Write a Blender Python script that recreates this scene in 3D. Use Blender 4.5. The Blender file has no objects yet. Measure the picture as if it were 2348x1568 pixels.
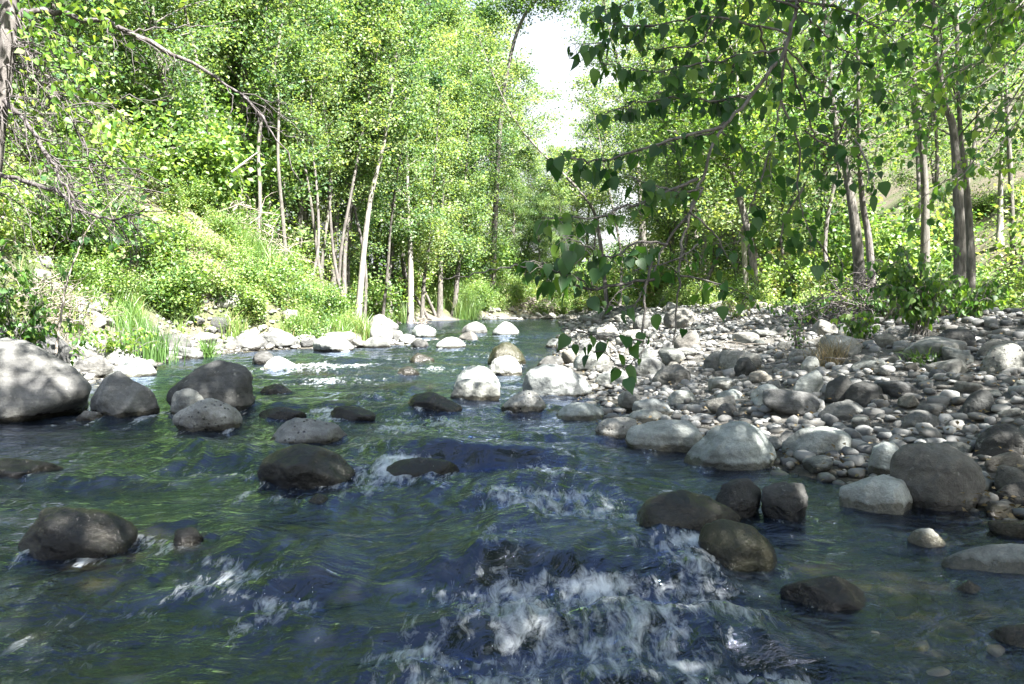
import bpy, bmesh, math, random
import numpy as np
from mathutils import Vector

C = bpy.context.scene.collection
SC = bpy.context.scene
RNG = np.random.default_rng(7)
random.seed(7)
R = math.radians

# ------------------------------------------------------------------ camera, sky, sun, exposure
CAM_H = 1.2
F = 1833.6          # focal length in pixels of a 2347 px wide picture
HY = 690.0          # height of the horizon in that picture
cam_data = bpy.data.cameras.new('camera')
cam_data.sensor_width = 36
cam_data.lens = 36 * F / 2347
cam_data.clip_start = 0.05
cam_data.clip_end = 2000
cam = bpy.data.objects.new('camera', cam_data)
C.objects.link(cam)
PITCH = math.atan((784 - HY) / F)
cam.location = (0, 0, CAM_H)
cam.rotation_euler = (math.pi / 2 - PITCH, 0, 0)
SC.camera = cam

SUN_DIR = Vector((0.52, -0.55, 0.95)).normalized()   # towards the sun
w = bpy.data.worlds.new('World')
SC.world = w
w.use_nodes = True
nt = w.node_tree
bg = nt.nodes['Background']
sky = nt.nodes.new('ShaderNodeTexSky')
sky.sky_type = 'NISHITA'
sky.sun_disc = False
sky.sun_elevation = math.asin(SUN_DIR.z)
sky.sun_rotation = math.atan2(SUN_DIR.x, SUN_DIR.y)
sky.air_density = 1.0
sky.dust_density = 3.0
sky.ozone_density = 2.0
# thin bright cloud low in the sky
tcw = nt.nodes.new('ShaderNodeTexCoord'); sepw = nt.nodes.new('ShaderNodeSeparateXYZ'); nt.links.new(tcw.outputs['Generated'], sepw.inputs[0])
nzw = nt.nodes.new('ShaderNodeTexNoise'); nzw.inputs['Scale'].default_value = 3.0; nzw.inputs['Detail'].default_value = 6.0; nt.links.new(tcw.outputs['Generated'], nzw.inputs['Vector'])
mrw = nt.nodes.new('ShaderNodeMapRange'); mrw.inputs['From Min'].default_value = 0.26; mrw.inputs['From Max'].default_value = 0.46; mrw.inputs['To Min'].default_value = 1.0; mrw.inputs['To Max'].default_value = 0.0
nt.links.new(sepw.outputs['Z'], mrw.inputs['Value'])
adw = nt.nodes.new('ShaderNodeMath'); adw.operation = 'MULTIPLY_ADD'; nt.links.new(nzw.outputs['Fac'], adw.inputs[0]); adw.inputs[1].default_value = 1.2; adw.inputs[2].default_value = -0.6
sdw = nt.nodes.new('ShaderNodeMath'); sdw.operation = 'ADD'; sdw.use_clamp = True; nt.links.new(adw.outputs[0], sdw.inputs[0]); nt.links.new(mrw.outputs[0], sdw.inputs[1])
mxw = nt.nodes.new('ShaderNodeMix'); mxw.data_type = 'RGBA'; nt.links.new(sdw.outputs[0], mxw.inputs[0]); nt.links.new(sky.outputs[0], mxw.inputs[6]); mxw.inputs[7].default_value = (3.2, 3.3, 3.4, 1)
nt.links.new(mxw.outputs[2], bg.inputs[0])
bg.inputs[1].default_value = 0.055
sun_data = bpy.data.lights.new('sun', 'SUN')
sun_data.energy = 5.0
sun_data.angle = R(0.5)
sun_data.color = (1.0, 0.965, 0.90)
sun = bpy.data.objects.new('sun', sun_data)
C.objects.link(sun)
sun.rotation_euler = SUN_DIR.to_track_quat('Z', 'Y').to_euler()
vs = SC.view_settings
vs.view_transform = 'Standard'
vs.look = 'None'
vs.gamma = 1
vs.exposure = 3.0
SC.render.engine = 'CYCLES'
cy = SC.cycles
cy.max_bounces = 7
cy.diffuse_bounces = 4
cy.glossy_bounces = 3
cy.transmission_bounces = 4
cy.transparent_max_bounces = 6
cy.use_denoising = True
cy.caustics_reflective = False
cy.caustics_refractive = False
cy.sample_clamp_indirect = 4

# ------------------------------------------------------------------ picture <-> world
def ray(px, py):
    a, b = (px - 1173.5) / F, -(py - 784.0) / F
    c, s = math.cos(PITCH), math.sin(PITCH)
    return np.array([a, c + b * s, b * c - s])

def at(px, py, d):
    v = ray(px, py)
    return np.array([0, 0, CAM_H]) + v * (d / v[1])

# ------------------------------------------------------------------ noise
_perm = np.random.default_rng(3).permutation(256)
_perm = np.concatenate([_perm, _perm, _perm])
_gr = np.random.default_rng(4).normal(size=(256, 3))
_gr /= np.linalg.norm(_gr, axis=1)[:, None]

def pnoise(P):
    P = np.asarray(P, float)
    i = np.floor(P).astype(int)
    f = P - i
    i &= 255
    u = f * f * f * (f * (f * 6 - 15) + 10)
    out = 0
    for dx in (0, 1):
        for dy in (0, 1):
            for dz in (0, 1):
                h = _perm[_perm[_perm[(i[..., 0] + dx) & 255] + ((i[..., 1] + dy) & 255)] + ((i[..., 2] + dz) & 255)]
                g = _gr[h]
                d = g[..., 0] * (f[..., 0] - dx) + g[..., 1] * (f[..., 1] - dy) + g[..., 2] * (f[..., 2] - dz)
                wx = u[..., 0] if dx else 1 - u[..., 0]
                wy = u[..., 1] if dy else 1 - u[..., 1]
                wz = u[..., 2] if dz else 1 - u[..., 2]
                out = out + d * wx * wy * wz
    return out * 1.5

def n2(x, y, seed=0.0):
    x, y = np.broadcast_arrays(np.asarray(x, float), np.asarray(y, float))
    return pnoise(np.stack([x, y, np.full(x.shape, seed)], -1))

def sst(a, b, x):
    t = np.clip((x - a) / (b - a), 0, 1)
    return t * t * (3 - 2 * t)

# ------------------------------------------------------------------ terrain
_yl = [-60, 0, 5, 9, 12, 16, 19.5, 21.3, 23, 25, 27.5, 30, 40, 47, 51, 56, 60, 300]
_xl = [-6.5, -6, -5.3, -5.2, -6.3, -6.9, -6.3, -3.2, -2.3, -3.6, -5.2, -5.4, -6.2, -6.6, -2.2, 2.0, 6, 20]
_yr = [-60, 0, 2.5, 4.6, 6, 7.4, 10, 15, 18, 22, 30, 44, 50, 56, 60, 300]
_xr = [6, 4.2, 3.6, 2.75, 1.8, 1.1, 1.05, 1.0, 1.1, 1.4, 2.2, 2.8, 3.4, 2.6, 2.8, 8]
_yt = [-60, 0, 10, 15, 25, 44, 300]
_xt = [11, 8.6, 6.9, 6.3, 5.0, 6.2, 12]

def ground(x, y):
    x = np.asarray(x, float); y = np.asarray(y, float)
    xl = np.interp(y, _yl, _xl); xr = np.interp(y, _yr, _xr)
    xt = np.maximum(np.interp(y, _yt, _xt), xr + 1.5)
    inl = np.clip(x - xl, 0, None); inr = np.clip(xr - x, 0, None)
    depth = np.minimum(inl * 0.45, inr * 0.22)
    bed = -0.32 * (1 - np.exp(-depth / 0.25))
    closed = sst(53, 58, y)
    spit = np.exp(-((y - 23) / 3.0) ** 2)
    bed = bed * (1 - closed) + closed * 0.35
    dl = np.clip(xl - x, 0, None)
    steep = 0.3 + 0.35 * sst(9, 16, y)
    dl = np.clip(dl - 2.6 * spit, 0, None) + np.clip(dl, 0, 2.6 * spit) * .3
    zl = 0.30 * np.clip(dl, 0, 1.2) + (steep + 0.25) * np.clip(dl - 1.2, 0, 5.5) + 0.30 * np.clip(dl - 6.7, 0, 40) + 0.05 * np.clip(dl - 46, 0, None)
    zl = zl * (1 - 0.55 * sst(28, 40, y))
    t = np.clip((x - xr) / (xt - xr), 0, 1)
    zr = 0.95 * (0.6 * t + 0.4 * sst(0, 1, t))
    dr = np.clip(x - xt - 7.0, 0, None)
    zr = zr + 0.75 * np.clip(dr, 0, 35) * sst(4, 20, y) + 0.05 * np.clip(dr - 35, 0, None)
    z = np.where(x < xl, zl, np.where(x > xr, zr, bed))
    amp = np.clip(np.maximum(xl - x, x - xr), 0, 3) / 3
    z = z + amp * (0.14 * n2(x * 0.35, y * 0.35, 1.3) + 0.06 * n2(x * 1.1, y * 1.1, 2.3))
    z = z + 0.03 * n2(x * 2.3, y * 2.3, 5.3)
    z = z + 0.012 * np.clip(y - 56, 0, 60)
    return z

def gz(x, y):
    return float(ground(np.array([x]), np.array([y]))[0])

def hit(px, py, wl=0.0):
    """the point of ground or water seen at a pixel"""
    v = ray(px, py)
    d = np.concatenate([np.linspace(1.2, 12, 500), np.linspace(12, 90, 1200)])
    X = v[0] / v[1] * d; Z = CAM_H + v[2] / v[1] * d
    g = np.maximum(ground(X, d), wl)
    k = np.nonzero(Z <= g)[0]
    k = k[0] if len(k) else len(d) - 1
    return np.array([X[k], d[k], g[k]])

# ------------------------------------------------------------------ mesh helpers
def make_mesh(name, V, F, smooth=True, attrs=None, corner_n=None):
    """V (n,3); F an (m,k) array or a list of such arrays; attrs: {name: (domain, values)}"""
    if not isinstance(F, (list, tuple)):
        F = [F]
    F = [f for f in F if len(f)]
    me = bpy.data.meshes.new(name)
    V = np.asarray(V, np.float32)
    me.vertices.add(len(V))
    me.vertices.foreach_set('co', V.ravel())
    loops = np.concatenate([f.ravel() for f in F]).astype(np.int32)
    tot = np.concatenate([np.full(len(f), f.shape[1]) for f in F]).astype(np.int32)
    start = np.concatenate([[0], np.cumsum(tot)[:-1]]).astype(np.int32)
    me.loops.add(len(loops))
    me.loops.foreach_set('vertex_index', loops)
    me.polygons.add(len(tot))
    me.polygons.foreach_set('loop_start', start)
    me.polygons.foreach_set('loop_total', tot)
    me.update(calc_edges=True)
    if smooth:
        me.polygons.foreach_set('use_smooth', np.ones(len(tot), bool))
    for k, (dom, val) in (attrs or {}).items():
        a = me.attributes.new(k, 'FLOAT', dom)
        a.data.foreach_set('value', np.asarray(val, np.float32))
    return me

def obj(name, me, mat, parent=None, loc=None):
    o = bpy.data.objects.new(name, me)
    C.objects.link(o)
    if mat is not None and not me.materials:
        me.materials.append(mat)
    if parent is not None:
        o.parent = parent
    if loc is not None:
        o.location = loc
    return o

def tag(o, label=None, cat=None, group=None, kind=None):
    if label: o['label'] = label
    if cat: o['category'] = cat
    if group: o['group'] = group
    if kind: o['kind'] = kind
    return o

def thing(name, label, cat, loc=(0, 0, 0), group=None):
    o = bpy.data.objects.new(name, None)
    C.objects.link(o)
    o.location = loc
    o.empty_display_size = 0.2
    return tag(o, label, cat, group)

def dup(root, loc, rz, scale, label=None, group=None):
    r = root.copy(); C.objects.link(r)
    r.location = loc; r.rotation_euler = (0, 0, rz)
    r.scale = scale if hasattr(scale, '__len__') else (scale,) * 3
    if label: r['label'] = label
    if group: r['group'] = group
    for ch in root.children:
        c = ch.copy(); C.objects.link(c); c.parent = r
    return r

class Tubes:
    """collects tapering tubes into one mesh"""
    def __init__(self): self.V = []; self.F = []; self.n = 0
    def add(self, P, r, k=8, cap=True, rough=0.0, seed=0.0):
        P = np.asarray(P, float); r = np.asarray(r, float)
        T = np.gradient(P, axis=0)
        T /= np.linalg.norm(T, axis=1)[:, None] + 1e-9
        up = np.array([0, 0, 1.0]) if abs(T[0, 2]) < 0.9 else np.array([1.0, 0, 0])
        A = np.cross(T, up); A /= np.linalg.norm(A, axis=1)[:, None] + 1e-9
        B = np.cross(T, A)
        a = np.linspace(0, 2 * np.pi, k, endpoint=False)
        rr = r[:, None] * np.ones((1, k))
        if rough:
            rr = rr * (1 + rough * pnoise(np.stack([np.cos(a)[None] * 1.6 + 0 * rr, np.sin(a)[None] * 1.6 + 0 * rr, np.arange(len(P))[:, None] * 0.5 + seed + 0 * rr], -1)))
        ring = P[:, None] + rr[..., None] * (np.cos(a)[None, :, None] * A[:, None] + np.sin(a)[None, :, None] * B[:, None])
        V = ring.reshape(-1, 3)
        i = np.arange(len(P) - 1)[:, None] * k; j = np.arange(k)[None]; j2 = (j + 1) % k
        Fq = np.stack([i + j, i + j2, i + k + j2, i + k + j], -1).reshape(-1, 4) + self.n
        self.V.append(V); self.F.append(Fq); self.n += len(V)
    def mesh(self, name):
        return make_mesh(name, np.concatenate(self.V), np.concatenate(self.F))

def smooth_path(P, n):
    """Catmull-Rom resample"""
    P = np.asarray(P, float)
    if len(P) == 2:
        t = np.linspace(0, 1, n)[:, None]
        return P[0] * (1 - t) + P[1] * t
    Q = np.concatenate([[2 * P[0] - P[1]], P, [2 * P[-1] - P[-2]]])
    u = np.linspace(0, len(P) - 1 - 1e-6, n)
    k = u.astype(int); t = (u - k)[:, None]
    a, b, c, d = Q[k], Q[k + 1], Q[k + 2], Q[k + 3]
    return 0.5 * (2 * b + (c - a) * t + (2 * a - 5 * b + 4 * c - d) * t ** 2 + (3 * b - a - 3 * c + d) * t ** 3)

# ------------------------------------------------------------------ materials
def new_mat(name):
    m = bpy.data.materials.new(name); m.use_nodes = True
    n = m.node_tree; n.nodes.clear()
    out = n.nodes.new('ShaderNodeOutputMaterial')
    return m, n, out

def node(n, kind, **kw):
    x = n.nodes.new(kind)
    for k, v in kw.items():
        if k.startswith('i_'):
            key = k[2:]
            key = int(key) if key.isdigit() else key.replace('_', ' ')
            x.inputs[key].default_value = v
        else:
            setattr(x, k, v)
    return x

def ramp(n, fac, stops):
    r = n.nodes.new('ShaderNodeValToRGB')
    cr = r.color_ramp
    while len(cr.elements) < len(stops): cr.elements.new(0.5)
    for e, (p, c) in zip(cr.elements, stops):
        e.position = p
        e.color = (*c, 1) if len(c) == 3 else c
    n.links.new(fac, r.inputs[0])
    return r.outputs[0]

def math_n(n, op, a, b=None, c=None, clamp=False):
    x = n.nodes.new('ShaderNodeMath'); x.operation = op; x.use_clamp = clamp
    for i, v in enumerate((a, b, c)):
        if v is None: continue
        if isinstance(v, (int, float)): x.inputs[i].default_value = v
        else: n.links.new(v, x.inputs[i])
    return x.outputs[0]

def mix_c(n, fac, a, b, blend='MIX'):
    x = n.nodes.new('ShaderNodeMix'); x.data_type = 'RGBA'; x.blend_type = blend
    for i, v in ((0, fac), (6, a), (7, b)):
        if isinstance(v, (int, float)): x.inputs[i].default_value = v
        elif isinstance(v, tuple): x.inputs[i].default_value = (*v, 1)
        else: n.links.new(v, x.inputs[i])
    return x.outputs[2]

def noise_t(n, vec, scale, detail=4, rough=0.55, dist=0.0):
    x = node(n, 'ShaderNodeTexNoise', i_Scale=scale, i_Detail=detail, i_Roughness=rough, i_Distortion=dist)
    if vec is not None: n.links.new(vec, x.inputs['Vector'])
    return x.outputs['Fac']

def leaf_mat(name, cols, trans=0.45, gloss=0.08, tr_gain=1.5, tr_col=(1.0, 1.0, 0.4)):
    m, n, out = new_mat(name)
    at_ = node(n, 'ShaderNodeAttribute', attribute_name='rnd')
    oi = node(n, 'ShaderNodeObjectInfo')
    f = math_n(n, 'ADD', at_.outputs['Fac'], math_n(n, 'MULTIPLY', math_n(n, 'SUBTRACT', oi.outputs['Random'], 0.5), 0.42))
    col = ramp(n, f, cols)
    tcol = mix_c(n, 1.0, col, tuple(c * tr_gain for c in tr_col), 'MULTIPLY')
    d = node(n, 'ShaderNodeBsdfDiffuse'); n.links.new(col, d.inputs[0])
    t = node(n, 'ShaderNodeBsdfTranslucent'); n.links.new(tcol, t.inputs[0])
    mx = node(n, 'ShaderNodeMixShader', i_0=trans)
    n.links.new(d.outputs[0], mx.inputs[1]); n.links.new(t.outputs[0], mx.inputs[2])
    g = node(n, 'ShaderNodeBsdfGlossy', i_Roughness=0.5)
    g.inputs[0].default_value = (0.9, 0.95, 0.9, 1)
    mx2 = node(n, 'ShaderNodeMixShader', i_0=gloss)
    n.links.new(mx.outputs[0], mx2.inputs[1]); n.links.new(g.outputs[0], mx2.inputs[2])
    n.links.new(mx2.outputs[0], out.inputs[0])
    return m

def rock_mat(name, c0, c1, c2, speck=0.5, wet_all=0.0, pits=0.0, moss=0.0, wet_line=0.05, rnd_tint=0.6):
    m, n, out = new_mat(name)
    tc = node(n, 'ShaderNodeTexCoord'); oi = node(n, 'ShaderNodeObjectInfo')
    ofs = node(n, 'ShaderNodeVectorMath', operation='ADD')
    n.links.new(tc.outputs['Object'], ofs.inputs[0])
    cmb = node(n, 'ShaderNodeCombineXYZ')
    rr = math_n(n, 'MULTIPLY', oi.outputs['Random'], 40.0)
    for i in range(3): n.links.new(rr, cmb.inputs[i])
    n.links.new(cmb.outputs[0], ofs.inputs[1])
    v = ofs.outputs[0]
    big = noise_t(n, v, 2.2, 5, 0.6, 0.6)
    fine = noise_t(n, v, 26, 6, 0.7)
    grain = noise_t(n, v, 120, 3, 0.6)
    col = ramp(n, big, [(0.30, c0), (0.5, c1), (0.72, c2)])
    col = mix_c(n, speck, col, ramp(n, fine, [(0.3, (0.35, 0.34, 0.33)), (0.5, (0.5, 0.5, 0.5)), (0.7, (0.68, 0.68, 0.66))]), 'OVERLAY')
    col = mix_c(n, speck * 0.6, col, ramp(n, grain, [(0.35, (0.3, 0.3, 0.3)), (0.62, (0.66, 0.66, 0.66))]), 'OVERLAY')
    # stone to stone tint
    tint = ramp(n, oi.outputs['Random'], [(0.0, (0.5, 0.5, 0.53)), (0.2, (1.15, 1.13, 1.1)), (0.35, (0.66, 0.6, 0.54)), (0.5, (1.3, 1.28, 1.25)), (0.65, (.95, 0.86, 0.76)), (0.8, (0.62, 0.67, 0.67)), (1.0, (1.45, 1.43, 1.4))])
    col = mix_c(n, rnd_tint, col, tint, 'MULTIPLY')
    col = mix_c(n, 1.0, col, (0.93, 0.97, 0.99), 'MULTIPLY')
    stn = ramp(n, noise_t(n, v, 3.3, 7, 0.68, 0.8), [(0.44, (0, 0, 0)), (0.58, (1, 1, 1))])
    col = mix_c(n, math_n(n, 'MULTIPLY', stn, 0.38), col, mix_c(n, 1.0, col, (0.42, 0.41, 0.39), 'MULTIPLY'))
    lic = ramp(n, noise_t(n, v, 11, 6, 0.7), [(0.62, (0, 0, 0)), (0.66, (1, 1, 1))])
    col = mix_c(n, math_n(n, 'MULTIPLY', lic, 0.35), col, (0.42, 0.42, 0.38))
    mpb = node(n, 'ShaderNodeMapping'); mpb.inputs['Scale'].default_value = (.5, .5, 7.0); mpb.inputs['Rotation'].default_value = (.5, .35, 0)
    n.links.new(v, mpb.inputs[0])
    band = ramp(n, noise_t(n, mpb.outputs[0], 2.2, 3, .5, .4), [(0.40, (.72, .72, .72)), (0.52, (1, 1, 1))])
    col = mix_c(n, 0.7, col, band, 'MULTIPLY')
    mids = noise_t(n, v, 7.5, 5, 0.62, 0.5)
    h = math_n(n, 'ADD', math_n(n, 'ADD', math_n(n, 'MULTIPLY', fine, 0.55), math_n(n, 'MULTIPLY', grain, 0.22)), math_n(n, 'MULTIPLY', mids, 1.1))
    if pits:
        vo = node(n, 'ShaderNodeTexVoronoi', i_Scale=22.0, i_Randomness=1.0)
        n.links.new(v, vo.inputs['Vector'])
        sel = ramp(n, noise_t(n, v, 6, 2), [(0.42, (0, 0, 0)), (0.6, (1, 1, 1))])
        p = math_n(n, 'MULTIPLY', ramp(n, vo.outputs['Distance'], [(0.0, (1, 1, 1)), (0.16, (1, 1, 1)), (0.26, (0, 0, 0))]), sel)
        col = mix_c(n, math_n(n, 'MULTIPLY', p, pits), col, (0.03, 0.03, 0.03))
        h = math_n(n, 'SUBTRACT', h, math_n(n, 'MULTIPLY', p, 1.4))
    # cracks
    wv = node(n, 'ShaderNodeTexVoronoi', feature='DISTANCE_TO_EDGE', i_Scale=0.8)
    dv = node(n, 'ShaderNodeVectorMath', operation='ADD')
    nz = node(n, 'ShaderNodeTexNoise', i_Scale=3.0, i_Detail=4.0)
    n.links.new(v, nz.inputs['Vector'])
    n.links.new(v, dv.inputs[0]); n.links.new(nz.outputs['Color'], dv.inputs[1])
    n.links.new(dv.outputs[0], wv.inputs['Vector'])
    crack = math_n(n, 'MULTIPLY', ramp(n, wv.outputs['Distance'], [(0.0, (1, 1, 1)), (0.006, (0, 0, 0))]), ramp(n, noise_t(n, v, 1.7, 2), [(0.6, (0, 0, 0)), (0.7, (1, 1, 1))]))
    col = mix_c(n, math_n(n, 'MULTIPLY', crack, 0.75), col, (0.03, 0.03, 0.028))
    h = math_n(n, 'SUBTRACT', h, math_n(n, 'MULTIPLY', crack, 0.8))
    if moss:
        mo = ramp(n, noise_t(n, v, 5, 5, 0.65), [(0.45, (0, 0, 0)), (0.6, (1, 1, 1))])
        col = mix_c(n, math_n(n, 'MULTIPLY', mo, moss), col, (0.035, 0.042, 0.012))
    # the wet foot of a stone standing in the stream
    ge = node(n, 'ShaderNodeNewGeometry'); sp = node(n, 'ShaderNodeSeparateXYZ')
    n.links.new(ge.outputs['Position'], sp.inputs[0])
    ft = node(n, 'ShaderNodeAttribute', attribute_type='OBJECT', attribute_name='foot')
    zz = math_n(n, 'SUBTRACT', math_n(n, 'SUBTRACT', sp.outputs['Z'], ft.outputs['Fac']), math_n(n, 'MULTIPLY', math_n(n, 'SUBTRACT', noise_t(n, ge.outputs['Position'], 9, 4), 0.45), 0.10))
    wet = ramp(n, zz, [(max(0, wet_line - 0.012), (1, 1, 1)), (wet_line + 0.012, (0, 0, 0))])
    if wet_all: wet = math_n(n, 'MAXIMUM', wet, wet_all)
    wcol = mix_c(n, 1.0, col, (0.28, 0.26, 0.22), 'MULTIPLY')
    col = mix_c(n, wet, col, wcol)
    b = node(n, 'ShaderNodeBsdfPrincipled')
    n.links.new(col, b.inputs['Base Color'])
    n.links.new(math_n(n, 'SUBTRACT', 0.85, math_n(n, 'MULTIPLY', wet, 0.66)), b.inputs['Roughness'])
    b.inputs['Specular IOR Level'].default_value = 0.4
    bp = node(n, 'ShaderNodeBump', i_Strength=0.9, i_Distance=0.028)
    n.links.new(h, bp.inputs['Height']); n.links.new(bp.outputs[0], b.inputs['Normal'])
    n.links.new(b.outputs[0], out.inputs[0])
    return m

def bark_mat(name, a, b_, c, scale=9.0):
    m, n, out = new_mat(name)
    tc = node(n, 'ShaderNodeTexCoord')
    mp = node(n, 'ShaderNodeMapping'); mp.inputs['Scale'].default_value = (1, 1, 0.18)
    n.links.new(tc.outputs['Object'], mp.inputs[0])
    st = noise_t(n, mp.outputs[0], scale * 2, 6, 0.65, 1.0)
    bl = noise_t(n, tc.outputs['Object'], 1.6, 4)
    col = ramp(n, st, [(0.32, a), (0.5, b_), (0.66, c)])
    col = mix_c(n, 0.55, col, ramp(n, bl, [(0.35, (0.35, 0.35, 0.36)), (0.65, (0.62, 0.61, 0.58))]), 'OVERLAY')
    b = node(n, 'ShaderNodeBsdfPrincipled', i_Roughness=0.9)
    n.links.new(col, b.inputs['Base Color'])
    bp = node(n, 'ShaderNodeBump', i_Strength=0.8, i_Distance=0.03)
    n.links.new(st, bp.inputs['Height']); n.links.new(bp.outputs[0], b.inputs['Normal'])
    n.links.new(b.outputs[0], out.inputs[0])
    return m

G = lambda r, g, b: (r, g, b)
M = {}
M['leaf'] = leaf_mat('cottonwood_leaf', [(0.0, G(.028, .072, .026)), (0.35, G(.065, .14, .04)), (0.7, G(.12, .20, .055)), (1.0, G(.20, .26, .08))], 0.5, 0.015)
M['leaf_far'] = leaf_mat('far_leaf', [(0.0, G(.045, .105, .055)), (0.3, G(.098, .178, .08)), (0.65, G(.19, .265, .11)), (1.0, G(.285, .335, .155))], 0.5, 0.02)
M['leaf_near'] = leaf_mat('near_leaf', [(0.0, G(.022, .072, .022)), (0.45, G(.05, .135, .03)), (0.8, G(.115, .225, .04)), (1.0, G(.22, .33, .06))], 0.5, 0.035, 1.6)
M['leaf_shrub'] = leaf_mat('shrub_leaf', [(0.0, G(.035, .095, .03)), (0.35, G(.115, .205, .06)), (0.7, G(.225, .315, .10)), (0.9, G(.28, .35, .16)), (1.0, G(.34, .28, .19))], 0.45, 0.03)
M['grass'] = leaf_mat('grass_blade', [(0.0, G(.04, .10, .02)), (0.5, G(.09, .18, .03)), (0.9, G(.17, .24, .06)), (1.0, G(.30, .26, .13))], 0.4, 0.05)
M['dry'] = leaf_mat('dry_grass', [(0.0, G(.12, .09, .05)), (0.5, G(.24, .19, .11)), (1.0, G(.36, .31, .2))], 0.3, 0.02, 1.0, (1, .9, .7))
M['rock_pale'] = rock_mat('pale_river_stone', G(.20, .208, .20), G(.33, .34, .325), G(.46, .47, .45), 0.55)
M['rock_grey'] = rock_mat('grey_river_stone', G(.09, .088, .088), G(.15, .146, .14), G(.23, .225, .21), 0.55)
M['rock_pit'] = rock_mat('pitted_river_stone', G(.17, .165, .155), G(.26, .255, .24), G(.38, .37, .35), 0.7, pits=0.9)
M['rock_wet'] = rock_mat('wet_dark_stone', G(.035, .034, .034), G(.065, .063, .060), G(.12, .115, .105), 0.6, wet_all=0.9, wet_line=0.1)
M['rock_olive'] = rock_mat('mossy_wet_stone', G(.06, .055, .04), G(.10, .095, .065), G(.15, .14, .10), 0.5, wet_all=0.75, moss=0.8, wet_line=0.1)
M['rock_dim'] = rock_mat('dark_dry_stone', G(.038, .038, .038), G(.065, .064, .062), G(.115, .112, .107), 0.55, wet_line=0.07)
M['cobble'] = rock_mat('cobble_stone', G(.16, .155, .145), G(.25, .245, .23), G(.36, .355, .335), 0.5, rnd_tint=0.9)
M['bark_grey'] = bark_mat('grey_bark', G(.045, .041, .036), G(.10, .093, .083), G(.18, .17, .155))
M['bark_pale'] = bark_mat('pale_bark', G(.11, .10, .09), G(.21, .20, .18), G(.31, .295, .27))
M['bark_dark'] = bark_mat('dark_bark', G(.05, .043, .04), G(.11, .10, .095), G(.19, .175, .165))
M['twig'] = bark_mat('grey_twig', G(.09, .08, .075), G(.17, .155, .145), G(.28, .26, .24))
M['twig_dark'] = bark_mat('dark_twig', G(.035, .03, .03), G(.08, .07, .07), G(.17, .155, .16))
M['dead'] = bark_mat('dead_wood', G(.12, .10, .085), G(.24, .21, .18), G(.36, .33, .29))

def ground_mat():
    m, n, out = new_mat('bank_soil')
    ge = node(n, 'ShaderNodeNewGeometry')
    p = ge.outputs['Position']
    big = noise_t(n, p, 0.6, 6, 0.6); mid = noise_t(n, p, 5, 6, 0.7); fine = noise_t(n, p, 40, 4, 0.7)
    soil = ramp(n, mid, [(0.3, (.07, .058, .04)), (0.5, (.14, .12, .085)), (0.7, (.22, .19, .14))])
    green = ramp(n, fine, [(0.3, (.03, .06, .015)), (0.55, (.07, .11, .025)), (0.75, (.16, .16, .06))])
    f = ramp(n, big, [(0.42, (0, 0, 0)), (0.6, (1, 1, 1))])
    veg = node(n, 'ShaderNodeAttribute', attribute_name='veg')
    col = mix_c(n, math_n(n, 'MULTIPLY', f, math_n(n, 'MULTIPLY', veg.outputs['Fac'], 0.75)), soil, green)
    gravel = ramp(n, fine, [(0.3, (.05, .048, .042)), (0.5, (.12, .115, .105)), (0.7, (.22, .215, .2))])
    col = mix_c(n, veg.outputs['Fac'], gravel, col)
    sp = node(n, 'ShaderNodeSeparateXYZ'); n.links.new(p, sp.inputs[0])
    wet = ramp(n, sp.outputs['Z'], [(0.0, (1, 1, 1)), (0.06, (0, 0, 0))])
    col = mix_c(n, math_n(n, 'MULTIPLY', wet, 0.7), col, (.06, .055, .034))
    b = node(n, 'ShaderNodeBsdfPrincipled', i_Roughness=0.95)
    n.links.new(col, b.inputs['Base Color'])
    bp = node(n, 'ShaderNodeBump', i_Strength=1.0, i_Distance=0.05)
    n.links.new(math_n(n, 'ADD', mid, fine), bp.inputs['Height']); n.links.new(bp.outputs[0], b.inputs['Normal'])
    n.links.new(b.outputs[0], out.inputs[0])
    return m
M['ground'] = ground_mat()

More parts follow.
